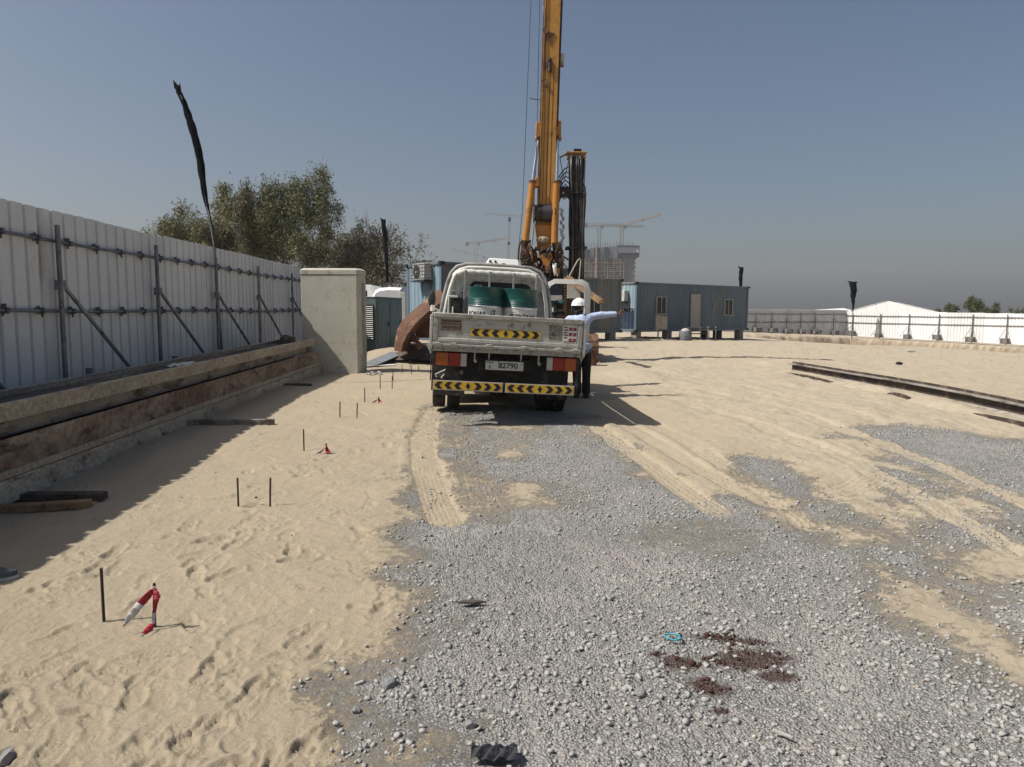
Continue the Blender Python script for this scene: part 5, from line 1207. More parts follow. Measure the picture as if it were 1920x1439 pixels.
d2 = drum(.365, 2.36, 0, 'right teal-topped drum in the truck bed, lettering across its middle', [('PETRONAS', .10, .405, .10, .98)])
# drop-shaped emblem: ring with a slanted stroke
mb = MB(); n = 26; r = .2885
def wr(x, z, dr=.003): a = x / r; return (math.sin(a) * (r + dr), -math.cos(a) * (r + dr), z)
ex, ez, er = .125, .445, .042
rows = [[wr(ex + er * math.cos(t) * k, ez + er * math.sin(t) * k) for t in np.linspace(.9, 2 * math.pi - .2, n)] for k in (1.0, .74)]
mb.grid(rows); mb.add([wr(ex - .005, ez - .03), wr(ex + .012, ez - .03), wr(ex + .05, ez + .05), wr(ex - .005, ez + .05), wr(ex + .005, ez + .035), wr(ex + .025, ez + .035)], [(0, 1, 2, 5), (5, 2, 3, 4)])
mb.build('emblem', M['ink'], d1)
mb = MB()
for (x, z) in ((-.19, .47), (-.16, .475), (-.13, .472)): mb.add([wr(x, z), wr(x + .014, z), wr(x + .014, z + .012), wr(x, z + .012)], [(0, 1, 2, 3)])
mb.build('small_print', M['ink'], d2)

# ---------------------------------------------------------------- people
def skin_mesh(name, nodes, edges, mt, parent, sub=2, root_i=0, smooth=True):
    me = bpy.data.meshes.new(name); me.from_pydata([n[0] for n in nodes], edges, []); me.materials.append(mt)
    o = bpy.data.objects.new(name, me); col.objects.link(o)
    md = o.modifiers.new('skin', 'SKIN'); md.use_smooth_shade = True; md.branch_smoothing = .6
    sv = me.skin_vertices[0].data
    for i, n in enumerate(nodes): sv[i].radius = n[1] if isinstance(n[1], tuple) else (n[1], n[1]); sv[i].use_root = (i == root_i)
    s2 = o.modifiers.new('sub', 'SUBSURF'); s2.levels = sub; s2.render_levels = sub
    dg = bpy.context.evaluated_depsgraph_get(); dg.update()
    nm = bpy.data.meshes.new_from_object(o.evaluated_get(dg)); nm.name = name
    bpy.data.objects.remove(o); o = bpy.data.objects.new(name, nm); col.objects.link(o); o.parent = parent
    nm.materials.clear(); nm.materials.append(mt)
    nm.polygons.foreach_set('use_smooth', [True] * len(nm.polygons)); return o
def chain(nodes, edges, pts, start=None):
    prev = start
    for p in pts:
        nodes.append(p); i = len(nodes) - 1
        if prev is not None: edges.append((prev, i))
        prev = i
    return prev
def person(loc, rz, label, rarm, larm, cat_hat, shirt, face_az=0.0, fingers='point', k=1.0, lean=(0, 0), hat_m=None):
    root = empty('person', loc, label, 'person', None, rz); lx, ly = lean
    hd = Vector((lx * 1.1, ly + .03, 1.60))
    rarm = [Vector(p) for p in rarm]; larm = [Vector(p) for p in larm]
    N = []; E = []
    p0 = chain(N, E, [((0, 0, .93), (.125, .10))])
    sp = chain(N, E, [((lx * .3, ly * .3, 1.08), (.12, .09)), ((lx * .7, ly * .7, 1.24), (.135, .10)), ((lx, ly, 1.38), (.12, .09))], p0)
    nk = chain(N, E, [((lx, ly + .005, 1.465), (.055, .055)), (tuple(hd + Vector((0, -.012, -.065))), (.062, .07)), (tuple(hd + Vector((0, 0, .0))), (.076, .088)), (tuple(hd + Vector((0, -.005, .055))), (.074, .088)), (tuple(hd + Vector((0, -.005, .10))), (.05, .06))], sp)
    for arm, s in ((rarm, 1), (larm, -1)):
        sh, el, wr_, pm = arm
        ie = chain(N, E, [(tuple(sh), .052), (tuple(sh.lerp(el, .5)), .046), (tuple(el), .038), (tuple(el.lerp(wr_, .35)), .037), (tuple(wr_), (.024, .02)), (tuple(wr_.lerp(pm, .5)), (.030, .017)), (tuple(pm), (.036, .014))], sp)
    for s in (-1, 1):
        chain(N, E, [((s * .080, 0, .85), .082), ((s * .085, .015, .66), .068), ((s * .085, .02, .48), .050), ((s * .082, .0, .33), .048), ((s * .08, -.01, .10), .032), ((s * .083, .0, .05), .034), ((s * .09, .10, .03), (.035, .022)), ((s * .092, .16, .02), (.028, .016))], p0)
    body = skin_mesh('body', N, E, M['skin'], root)
    # face and hair
    Rz = Matrix.Rotation(face_az, 3, 'Z')
    def H(x, y, z): return hd + Rz @ Vector((x, y, z))
    mb = MB(); mb.add([H(-.012, .085, .03), H(.012, .085, .03), H(.017, .088, -.02), H(-.017, .088, -.02), H(0, .112, -.015), H(0, .092, .03)], [(0, 5, 4, 3), (5, 1, 2, 4), (3, 4, 2)]); mb.build('nose', M['skin'], root, smooth=True)
    for s in (-1, 1):
        mb = MB(); rows = []
        for i in range(7):
            a = math.pi * i / 6 - math.pi / 2; rows.append([H(s * (.080 + .010 * math.cos(b)), -.005 + .018 * math.cos(a) * math.sin(b), .0 + .032 * math.sin(a)) for b in np.linspace(0, 2 * math.pi, 9)])
        mb.grid(rows); mb.build('ear', M['skin'], root, smooth=True)
        mb = MB(); mb.box(H(s * .032, .083, .022), (.022, .008, .010), Rz); mb.build('eye', M['ink'], root, bev=.003)
        mb = MB(); mb.box(H(s * .032, .086, .040), (.034, .006, .006), Rz); mb.build('eyebrow', M['hair'], root)
    mb = MB(); mb.box(H(0, .083, -.048), (.045, .010, .008), Rz); mb.build('mouth', M['rig_brown'], root, bev=.003)
    mb = MB(); rows = []
    for i in range(10):
        el_ = math.pi / 2 * (1 - i / 9 * 1.55); row = []
        for j in range(21):
            a = 2 * math.pi * j / 20; front = max(0, math.cos(a - math.pi / 2)); e2 = el_ if front < .3 else max(el_, .25 + front * .25)
            row.append(H(.088 * math.cos(e2) * math.cos(a), -.008 + .103 * math.cos(e2) * math.sin(a), .03 + .105 * math.sin(e2)))
        rows.append(row)
    mb.grid(rows); mb.build('hair', M['hair'], root, smooth=True)
    # fingers and thumb
    for arm, s, mode in ((rarm, 1, fingers), (larm, -1, 'curl')):
        el, wr_, pm = arm[1], arm[2], arm[3]; d = (pm - wr_).normalized(); side = Vector((0, 0, 1)) if abs(d.z) < .7 else Vector((0, 1, 0)); side = (side - d * side.dot(d)).normalized(); nrm = d.cross(side) * s
        L = [.080, .090, .083, .064]
        for i in range(4):
            b = pm + side * (.028 - .0185 * i) - d * .012; f = L[i]
            if mode == 'point' and i == 0: P = [b, b + d * f * .45, b + d * f * .8, b + d * f * 1.02]
            elif mode == 'point': P = [b, b + d * f * .38, b + d * f * .42 + nrm * f * .32, b + d * f * .10 + nrm * f * .40]
            else: P = [b, b + d * f * .45, b + d * f * .72 + nrm * f * .22, b + d * f * .80 + nrm * f * .48]
            Nn = []; Ee = []; chain(Nn, Ee, [(tuple(p), q) for p, q in zip(P, (.0095, .009, .008, .0068))]); skin_mesh('finger', Nn, Ee, M['skin'], root, 1)
        b = wr_.lerp(pm, .45) + side * .022; P = [b, b + side * .022 + d * .022, b + side * .030 + d * .048 + nrm * .012, b + side * .026 + d * .068 + nrm * .022]
        Nn = []; Ee = []; chain(Nn, Ee, [(tuple(p), q) for p, q in zip(P, (.0125, .011, .0095, .008))]); skin_mesh('thumb', Nn, Ee, M['skin'], root, 1)
    # clothes
    N = []; E = []
    p0 = chain(N, E, [((0, 0, .86), (.165, .125))]); sp = chain(N, E, [((lx * .2, ly * .2, 1.00), (.155, .115)), ((lx * .5, ly * .5, 1.16), (.155, .115)), ((lx * .9, ly * .9, 1.36), (.165, .12))], p0)
    chain(N, E, [((lx, ly, 1.46), (.105, .085)), ((lx, ly + .005, 1.525), (.070, .070))], sp)
    for arm in (rarm, larm):
        sh, el, wr_, pm = arm; P = [(tuple(sh), .084)]
        for t in (.25, .5, .75): P.append((tuple(sh.lerp(el, t) + Vector((0, 0, random.uniform(-.008, .008)))), .072 + random.uniform(-.006, .008)))
        P.append((tuple(el), .064))
        for t in (.2, .4, .6, .8, .93): P.append((tuple(el.lerp(wr_, t) + Vector((0, 0, random.uniform(-.007, .007)))), .060 - .014 * t + random.uniform(-.005, .007)))
        chain(N, E, P, sp)
    skin_mesh('shirt', N, E, shirt, root)
    mb = MB(); rows = []
    for i in range(8):
        z = .98 - i * .024; r_ = 1 + i * .012; rows.append([((.158 * r_ + .006 * math.sin(a * 6)) * math.cos(a), (.125 * r_ + .006 * math.cos(a * 5)) * math.sin(a), z + (.012 * math.sin(a * 3) if i == 7 else 0)) for a in np.linspace(0, 2 * math.pi, 33)])
    mb.grid(rows); mb.build('shirt_hem', shirt, root, smooth=True, solid=.003)
    N = []; E = []
    p0 = chain(N, E, [((0, 0, .90), (.138, .115))])
    for s in (-1, 1): chain(N, E, [((s * .080, 0, .80), .108), ((s * .085, .012, .64), .098), ((s * .085, .02, .47), .086), ((s * .082, .0, .28), .080), ((s * .08, -.01, .10), .080), ((s * .08, -.008, .055), .082)], p0)
    skin_mesh('trousers', N, E, M['trousers'], root)
    for s in (-1, 1):
        mb = MB(); rows = []
        for i in range(11):
            t = i / 10; y = -.07 + .27 * t; hw = .048 * (math.sin(min(1, (1 - t) * 4 + .08) * math.pi / 2) ** .6) * (.85 + .15 * min(1, t * 3)); hh = .10 - .06 * t
            rows.append([(s * .088 + math.cos(a) * hw, y, max(0, math.sin(a)) * hh) for a in np.linspace(-.2, math.pi + .2, 11)])
        mb.grid(rows); mb.add(rows[0], [tuple(range(11))]); mb.build('shoe', M['black'], root, smooth=True)
    # hat
    mb = MB(); rows = []
    if cat_hat == 'helmet':
        for i in range(12):
            e = math.pi / 2 * i / 11; c = math.cos(math.pi / 2 - e)
            rows.append([H(.122 * math.sin(e) * math.cos(a) * 1.0, -.004 + .142 * math.sin(e) * math.sin(a), .045 + .125 * math.cos(e) + (.006 if abs(math.cos(a)) < .12 and e < 1.3 else 0)) for a in np.linspace(0, 2 * math.pi, 41)])
        rows.append([H((.134) * math.cos(a), -.004 + (.150 + .035 * max(0, math.sin(a)) ** 2) * math.sin(a), .036 - .008 * max(0, math.sin(a))) for a in np.linspace(0, 2 * math.pi, 41)])
        mb.grid(rows); mb.build('safety_helmet', M['helmet'], root, smooth=True, solid=.004)
    else:
        for i in range(9):
            e = math.pi / 2 * i / 8; rows.append([H(.102 * math.sin(e) * math.cos(a), -.006 + .118 * math.sin(e) * math.sin(a), .055 + .085 * math.cos(e)) for a in np.linspace(0, 2 * math.pi, 31)])
        mb.grid(rows); mb.grid([[H(x, .10, .055) for x in (-.07, -.035, 0, .035, .07)], [H(x, .15 + .03 * (1 - (x / .07) ** 2), .045) for x in (-.07, -.035, 0, .035, .07)]])
        mb.build('cap', hat_m, root, smooth=True, solid=.004)
    return root
PY = 12.7; pf = AT(1090, 742, PY); pg = gz(pf.x, PY)
prs = person((pf.x, PY, pg), 0.0, 'man in white helmet and pale blue shirt pointing right beside the truck',
       [(.155, 0, 1.455), (.40, .03, 1.475), (.63, .06, 1.495), (.70, .065, 1.50)], [(-.225, .02, 1.42), (-.36, .13, 1.18), (-.36, .34, 1.10), (-.36, .42, 1.10)], 'helmet', M['shirt'], face_az=R(-58), lean=(-.05, .02))
q = AT(1048, 700, 13.5); g0 = gz(q.x, 13.5)
person((q.x, 13.5, g0 - .0), R(10), 'man in dark clothes and teal cap standing by the open truck door', [(.17, 0, 1.39), (.24, .05, 1.13), (.20, .25, 1.02), (.20, .33, 1.02)], [(-.17, 0, 1.39), (-.25, .05, 1.13), (-.20, .25, 1.02), (-.20, .33, 1.02)], 'cap', M['dark_shirt'], face_az=R(30), fingers='curl', hat_m=M['cap_teal'])
# ---------------------------------------------------------------- drilling rig behind the truck
YR = 22.0
rigp = AT(1030, 690, YR); RG = gz(rigp.x, YR)
rig = empty('drilling_rig', (rigp.x, YR, RG), 'tall ochre drilling rig with twin cylinders and a bundle of black hoses', 'drilling rig')
RO = Vector((rigp.x, YR, RG))
def A_(px, py, dy=0.0): return AT(px, py, YR + dy) - RO
# mast
def quad_tube(mb, pts, hw, hd, mi=0):
    rows = []
    for p, w_, d_ in zip(pts, hw, hd): rows.append([(p.x - w_, p.y - d_, p.z), (p.x + w_, p.y - d_, p.z), (p.x + w_, p.y + d_, p.z), (p.x - w_, p.y + d_, p.z), (p.x - w_, p.y - d_, p.z)])
    mb.grid(rows, mi); return rows
mb = MB(); PT = [A_(1023.5, 386), A_(1028, 235), A_(1034, 60), A_(1040, -110)]
quad_tube(mb, PT, [.235, .235, .235, .24], [.22] * 4); mast = mb.build('mast', M['rig'], rig, bev=.01)
for k, (x0_, x1_) in enumerate(((-.125, -.11), (-.02, 0.0), (.09, .105))):
    mb = MB(); P = [A_(1023.5 + 0, 386), A_(1028, 235), A_(1032.2, 125 if k else -110)]
    rows = [[(p.x + x0_, p.y - .225, p.z), (p.x + x1_, p.y - .225, p.z), (p.x + x1_, p.y - .20, p.z)] for p in P]; mb.grid(rows); mb.build('mast_seam', M['rig_dark'], mast)
mb = MB(); P = [p + Vector((.262, .02, 0)) for p in [A_(1027.5, 240), A_(1034, 60), A_(1040, -110)]]
quad_tube(mb, P, [.03] * 3, [.20] * 3); mb.build('mast_shade_strip', M['rig_dark'], mast)  # dark strip standing in for the shadowed right side of the mast
mb = MB(); P = [p + Vector((-.205, -.23, 0)) for p in PT]; mb.tube(P, .012, 6); P = [p + Vector((-.25, -.1, 0)) for p in PT]; mb.tube(P, .018, 6); mb.build('mast_pipe', M['rig_brown'], mast, smooth=True)
mb = MB()                                       # worn brown marks, bracket shadows' hardware
for (a, b) in (((1019, 55), (1026, 62)), ((1018, 150), (1026, 163))): mb.bar(A_(*a, -.25), A_(*b, -.25), .05, .10)
mb.build('hose_clip', M['rig_brown'], mast)
mb = MB(); mb.cyl(A_(1031, 112, -.27), A_(1031, 135, -.27), .055, n=10); mb.cyl(A_(1031, 110, -.3), A_(1031, 114, -.3), .06, n=10); mb.build('small_sheave', M['rig_dark'], mast, smooth='auto')
mb = MB(); mb.b2(A_(1049, 100, -.15), A_(1057, 122, .15)); mb.build('lamp_box', M['frame_grey'], mast, bev=.02)
mb = MB(); mb.b2(A_(1049.5, 122.5, -.1), A_(1056.5, 126, .1)); mb.build('lamp_box_base', M['sticker_red'], mast)
mb = MB()
for i in range(6): mb.bar(A_(1023, 60 + i * 3, -.235), A_(1040 - i * 1.5, 64 + i * 4, -.235), .02, .03)
mb.build('cable_wrap', M['rig_brown'], mast)
mb = MB(); mb.cyl(A_(993, 185), A_(1018, 188.5), .012, n=6); mb.build('cable_spreader', M['steel_cable'], mast)
# lugs
for (x, y0_, y1_, hw) in ((1010, 231, 264, .085), (1046, 229, 264, .095), (1007.5, 334, 352, .06)):
    mb = MB(); a = A_(x, y0_, .0); b = A_(x, y1_, .0); mb.b2((a.x - hw, -.16, b.z), (a.x + hw, .16, a.z)); mb.cyl((a.x - hw - .02, 0, b.z + .06), (a.x + hw + .02, 0, b.z + .06), .07, n=12); mb.build('cylinder_lug', M['rig_orange'], mast, bev=.02)
# cylinders
for (rt, rb, bt, bb, rb2) in (((1009.5, 262), (998, 344), (998.5, 340), (985, 452), .105), ((1046.0, 262), (1043.5, 344), (1043.5, 340), (1039.5, 456), .105)):
    mb = MB(); mb.cyl(A_(*bt, -.3), A_(*bb, -.35), rb2, n=18); cy = mb.build('mast_cylinder', M['rig_orange'], rig, smooth='auto')
    mb = MB(); mb.cyl(A_(*rt, -.12), A_(*rb, -.3), .045, n=12); mb.build('rod', M['chrome'], cy, smooth='auto')
    mb = MB(); mb.cyl(A_(*bt, -.3) + Vector((0, 0, .02)), A_(*bt, -.3) - Vector((0, 0, .06)), rb2 + .012, n=18); a = A_(*rt, -.12); mb.cyl(a + Vector((-.06, 0, .04)), a + Vector((.06, 0, .04)), .075, n=12); mb.build('gland', M['rig_brown'], cy, smooth='auto')
# winch drum and tapered foot
mb = MB(); a = A_(1002, 400, -.15); b = A_(1040, 400, -.15); mb.cyl(a, b, .235, n=26); wd = mb.build('winch_drum', M['rig_dark'], rig, smooth='auto')
mb = MB(); mb.cyl(A_(1018, 400, -.15), A_(1034, 400, -.15), .25, n=26); mb.build('cable_coil', M['steel_cable'], wd, smooth='auto')
mb = MB()
for x in (1001, 1040): mb.cyl(A_(x - 1, 400, -.15), A_(x + 1, 400, -.15), .30, n=26)
mb.build('drum_flange', M['rig_brown'], wd, smooth='auto')
mb = MB(); quad_tube(mb, [A_(1022, 388, .15), A_(1022, 416, .1), A_(1020, 425, 0), A_(1020, 452, 0), A_(1019, 470, 0)], [.25, .29, .28, .22, .20], [.1, .22, .25, .22, .18]); mb.build('mast_foot', M['rig_orange'], rig, bev=.012)
import bmesh
def lump(name, c, s, mt, parent, seed=1, sq=1.0):
    bm = bmesh.new(); bmesh.ops.create_icosphere(bm, subdivisions=3, radius=1)
    for v in bm.verts:
        k = 1 + .35 * float(fbm(np.array(v.co.x * 2 + seed), np.array(v.co.y * 2 + v.co.z * 1.7), seed, 3)); v.co = Vector((v.co.x * s[0] * k, v.co.y * s[1] * k, v.co.z * s[2] * k)) + c
    me = bpy.data.meshes.new(name); bm.to_mesh(me); bm.free(); me.materials.append(mt); o = bpy.data.objects.new(name, me); col.objects.link(o); o.parent = parent; return o
lump('mud_cake', A_(1018, 450, -.28), (.20, .15, .10), M['sandfill'], rig, 3)
# hinge frame: side plates and clutter of pipes
for (pts, mt) in (([(978, 452), (996, 450), (992, 470), (988, 486), (985, 520), (980, 520), (975, 480)], M['rig_brown']), ([(1036, 452), (1050, 454), (1056, 470), (1055, 520), (1044, 520), (1040, 480)], M['rig_brown']),
                  ([(990, 475), (1008, 468), (1006, 474), (996, 482), (992, 522), (985, 522)], M['rust_plate'])):
    mb = MB(); P = [A_(*p, -.25) for p in pts]; mb.prism(P[::-1], (0, .5, 0)); mb.build('hinge_plate', mt, rig, bev=.01)
mb = MB(); mb.b2(A_(980, 470, -.05), A_(1054, 525, .5)); mb.build('hinge_housing', M['rig_dark'], rig, bev=.03)
mb = MB(); P = [A_(*p, -.45) for p in ((1016, 475), (1034, 474), (1036, 484), (1028, 500), (1022, 500), (1014, 484))]; mb.prism(P[::-1], (0, .3, 0)); mb.build('wedge_bracket', M['rig_orange'], rig, bev=.012)
mb = MB(); mb.cyl(A_(1028, 499, -.4), A_(1028, 512, -.4), .085, n=14); mb.cyl(A_(1028, 505, -.4), A_(1028, 507, -.4), .10, n=14); mb.build('swivel', M['rust_plate'], rig, smooth='auto')
mb = MB(); mb.tube([A_(1040, 494, -.45), A_(1040, 503, -.45), A_(1042, 512, -.45), A_(1046, 518, -.45)], [.065, .062, .03, .02], 12); mb.tube([A_(1040, 494, -.45), A_(1039, 508, -.45), A_(1040, 518, -.45)], [.05, .03, .015], 10); mb.build('white_hose', M['white_clean'], rig, smooth=True)
mb = MB(); mb.cyl(A_(1009, 471, -.4), A_(1010, 484, -.4), .05, n=12); mb.build('filter', M['frame_grey'], rig, smooth='auto'); mb = MB(); mb.cyl(A_(1009, 490, -.4), A_(1010, 495, -.4), .045, n=12); mb.build('filter', M['frame_grey'], rig, smooth='auto')
rr_ = random.Random(4)
for i in range(34):
    x = rr_.uniform(980, 1056); y = rr_.uniform(452, 515); a = A_(x, y, -.3 - rr_.random() * .2); c = A_(x + rr_.uniform(-12, 12), y + rr_.uniform(4, 26), -.42); b = A_(x + rr_.uniform(-16, 16), y + rr_.uniform(8, 40), -.25)
    mb = MB(); mb.tube([a, a.lerp(c, .5) + Vector((rr_.uniform(-.06, .06), -.05, 0)), c, b], rr_.choice((.012, .018, .026, .035)), 6); mb.build('pipe', rr_.choice((M['rig_dark'], M['rig_brown'], M['hose'], M['rust_plate'])), rig, smooth=True)
for i in range(14):
    x = rr_.uniform(982, 1052); y = rr_.uniform(458, 515); s = rr_.uniform(.06, .16); mb = MB(); mb.box(A_(x, y, -.28 - rr_.random() * .1), (s, s, s * rr_.uniform(.6, 1.6)), Matrix.Rotation(rr_.uniform(-.5, .5), 3, 'Y')); mb.build('valve_block', rr_.choice((M['rig_brown'], M['rig_dark'], M['rust_plate'], M['rig_orange'])), rig, bev=.01)
mb = MB(); mb.tube([A_(980, 447, -.3), A_(976, 455, -.35), A_(973, 465, -.35), A_(971.5, 490, -.35), A_(972, 525, -.3)], .028, 8); mb.build('outer_hose', M['hose'], rig, smooth=True)
mb = MB()
for i in range(30): 
    q = A_(1054 + rr_.uniform(-3, 3), 392 + i * 2.4, -.15); mb.tube([q + Vector((.03 * math.cos(t), .02 * math.sin(t * 2), .03 * math.sin(t))) for t in np.linspace(0, 5.5, 6)], .010, 5)
mb.build('chain', M['rig_brown'], rig)
# hose tower
tw = MB(); quad_tube(tw, [A_(1080, 530, .3), A_(1081, 460, .3), A_(1082, 300, .3)], [.24, .22, .16], [.14] * 3); twr = tw.build('hose_tower', M['rig_dark'], rig)
mb = MB(); mb.b2(A_(1063, 284, -.1), A_(1097.5, 294, .45)); mb.b2(A_(1064, 294, .0), A_(1072, 301, .4)); mb.b2(A_(1090, 294, .0), A_(1097, 301, .4)); mb.bar(A_(1049, 296, .2), A_(1063, 289, .2), .04, .05); hb_ = mb.build('hose_header', M['rig'], rig, bev=.01)
mb = MB()
for i in range(9): mb.tube([A_(1077 + i, 285, .1), A_(1077 + i * 1.5, 281 - rr_.random() * 2, .1), A_(1080 + i * 1.2, 284, .2)], .018, 6)
mb.build('hose_fittings', M['rig_dark'], hb_)
for i in range(46):
    x0_ = 1067 + 28 * rr_.random(); t = (x0_ - 1067) / 28; xb = 1066 + 30 * t + rr_.uniform(-3, 3); dy = rr_.uniform(-.16, .2)
    xm = 1070 + 24 * t + rr_.uniform(-2, 2)
    mb = MB(); mb.tube([A_(x0_, 293, dy), A_(x0_ + rr_.uniform(-1, 1), 320, dy), A_(xm, 366, dy), A_(xm + rr_.uniform(-2, 2), 420, dy), A_((xm + xb) / 2 + rr_.uniform(-1.5, 1.5), 465, dy), A_(xb, 530, dy)], rr_.choice((.016, .020, .026)), 6)
    mb.build('hose', M['hose'] if rr_.random() < .84 else M['hose_grey'], rig, smooth=True)
mb = MB(); mb.tube([A_(1097, 300, .1), A_(1094.5, 370, .1), A_(1092, 462, .1)], .022, 8); mb.build('pale_pipe', M['frame_grey'], rig, smooth=True)
mb = MB(); mb.tube([A_(1093, 344, .1), A_(1097, 352, .1), A_(1097.5, 380, .1), A_(1095, 420, .1), A_(1093, 470, .1)], .024, 8); mb.build('outer_hose', M['hose'], rig, smooth=True)
for a, b in ((A_(1064, 362, -.2), A_(1096, 368, .45)), (A_(1093, 361, -.22), A_(1098.5, 371, -.05)), (A_(1048, 350, -.1), A_(1068, 372, .2)), (A_(1062, 462, -.22), A_(1097, 470, .45))):
    mb = MB(); mb.b2(a, b); mb.build('hose_clamp', M['rig_dark'], rig, bev=.008)
mb = MB()
for (x, y) in ((1056, 362), (1061, 372), (1057, 373)): mb.cyl(A_(x, y, -.14), A_(x, y, -.08), .035, n=10)
mb.build('pins', M['frame_grey'], rig)
for i in range(7):
    y = 312 + i * 8; mb = MB(); mb.tube([A_(1047, y + 22, .05), A_(1053, y + 12 - i, .0), A_(1060, y + 4 - i * .5, .0), A_(1067, y + 2 + i * 2, .05), A_(1070, y + 20, .1)], .018, 6); mb.build('hose_loop', M['hose'], rig, smooth=True)
mb = MB(); mb.tube([A_(1050, 296, 0), A_(1056, 330, 0), A_(1050, 352, 0)], .013, 6); mb.tube([A_(1066, 302, 0), A_(1058, 340, 0), A_(1052, 350, 0)], .012, 6); mb.build('thin_hose', M['hose'], rig, smooth=True)
# cables
for (pts, lab) in (([(998, -60), (979.5, 395), (972, 470)], 'outer'), ([(1013, -60), (1007, 235), (1005, 300), (1001, 385)], 'inner')):
    mb = MB(); mb.tube([A_(p[0], p[1], -.3) for p in pts], .0105, 5); mb.build('winch_cable', M['steel_cable'], rig)
mb = MB(); mb.tube([A_(1003, 385, -.3), A_(1001, 430, -.3), A_(998, 460, -.3)], .010, 5); mb.tube([A_(1008, 385, -.4), A_(1010, 470, -.4)], .008, 5); mb.build('winch_cable', M['steel_cable'], rig)
# body and crawler tracks
z_ = lambda py, dy=0: A_(1000, py, dy).z
mb = MB(); a = A_(1026, 533, .6); b = A_(1050, 595, .6); mb.b2((a.x - .02, -.2, .95), (b.x + .05, 2.2, a.z + .15)); ho = mb.build('engine_house', M['navy'], rig, bev=.03)
mb = MB(); mb.b2((a.x + .05, -.215, A_(0, 559, 0).z), (b.x, -.204, A_(0, 549, 0).z)); mb.build('white_panel', M['white'], ho); mb = MB(); mb.b2((a.x + .06, -.215, A_(0, 580, 0).z), (a.x + .16, -.204, A_(0, 572, 0).z)); mb.build('white_panel', M['white'], ho)
mb = MB(); mb.b2((b.x + .055, -.2, .95), (b.x + .24, 1.2, A_(0, 527, 0).z)); gr_ = mb.build('louvred_panel', M['rig'], rig, bev=.01)
mb = MB()
for i in range(11): mb.bar((b.x + .06, -.215, A_(0, 536 + i * 5, 0).z), (b.x + .235, -.215, A_(0, 539 + i * 5, 0).z), .02, .035)
mb.build('dark_slats', M['rig_dark'], gr_)
mb = MB(); mb.b2((-1.15, .0, .85), (1.2, 4.0, 1.1)); mb.b2((-1.1, .3, 1.1), (.0, 3.8, 2.0)); mb.build('rig_deck', M['rig_dark'], rig, bev=.03)
for s in (-1, 1):
    mb = MB(); n = 26; L = 4.0; rr2 = .42; per = []
    for i in range(60):
        t = i / 60 * (2 * L + 2 * math.pi * rr2)
        if t < L: p = (t, rr2 * 2); ang = 0
        elif t < L + math.pi * rr2: q = (t - L) / rr2; p = (L + rr2 * math.sin(q), rr2 + rr2 * math.cos(q)); ang = -q
        elif t < 2 * L + math.pi * rr2: p = (L - (t - L - math.pi * rr2), 0); ang = math.pi
        else: q = (t - 2 * L - math.pi * rr2) / rr2; p = (-rr2 * math.sin(q), rr2 - rr2 * math.cos(q)); ang = math.pi - q
        mb.box((s * 1.22 - .05, p[0] - .35, p[1]), (.5, .17, .05), Matrix.Rotation(ang, 3, 'X'))
    mb.b2((s * 1.22 - .2, -.35, .12), (s * 1.22 + .10, L - .3, .72)); mb.build('crawler_track', M['rig_brown'], rig)
mb = MB(); q = A_(1078, 485, -4.9)
# handrail of bent tube beside the hoses
mb.tube([A_(1064, 526, -1.2), A_(1070, 513, -1.2), A_(1083, 489, -1.2), A_(1087, 485, -1.2), A_(1089, 489, -1.2), A_(1086, 526, -1.2)], .018, 8); mb.cyl(A_(1064, 524, -1.2), A_(1084, 526, -1.2), .018, n=8); mb.b2(A_(1064, 526, -1.25), A_(1087, 560, -1.15)); mb.build('bent_handrail', M['frame_grey'], rig, smooth='auto')
mb = MB()
for i in range(6): mb.tube([A_(1064 + i * 5, 530, -.2), A_(1066 + i * 5, 560, -.25), A_(1063 + i * 5, 600, -.2)], .03, 6)
mb.build('lower_hoses', M['hose'], rig, smooth=True)
# planks and rusty drum beside the rig
mb = MB(); a = AT(1062, 522, 20.6); b = AT(1128, 569, 19.4); mb.bar(a, b, .20, .05); mb.bar(a + Vector((.06, .1, .06)), b + Vector((.03, .1, .06)), .13, .05)
thing1(mb, 'timber_plank', M['timber'], 'pair of fresh timber planks sloping down from the rig behind the open door', 'timber plank', bev=.006)
q = AT(1104, 668, 20.2); g0 = gz(q.x, 20.2)
root = empty('rusty_barrel', (q.x, 20.2, g0), 'rusty red-brown barrel on the sand behind the pointing man', 'barrel')
mb = MB(); mb.lathe((0, 0, 0), [(0, 0), (.22, 0), (.225, .02), (.22, .04), (.22, .2), (.23, .215), (.22, .23), (.22, .44), (.226, .46), (.2, .46)], 22); mb.build('drum_body', M['rust_plate'], root, smooth='auto')
mb = MB(); mb.lathe((0, 0, 0), [(.2, .455), (.1, .45), (0, .45)], 22); mb.build('drum_lid', M['rig_brown'], root, smooth='auto')
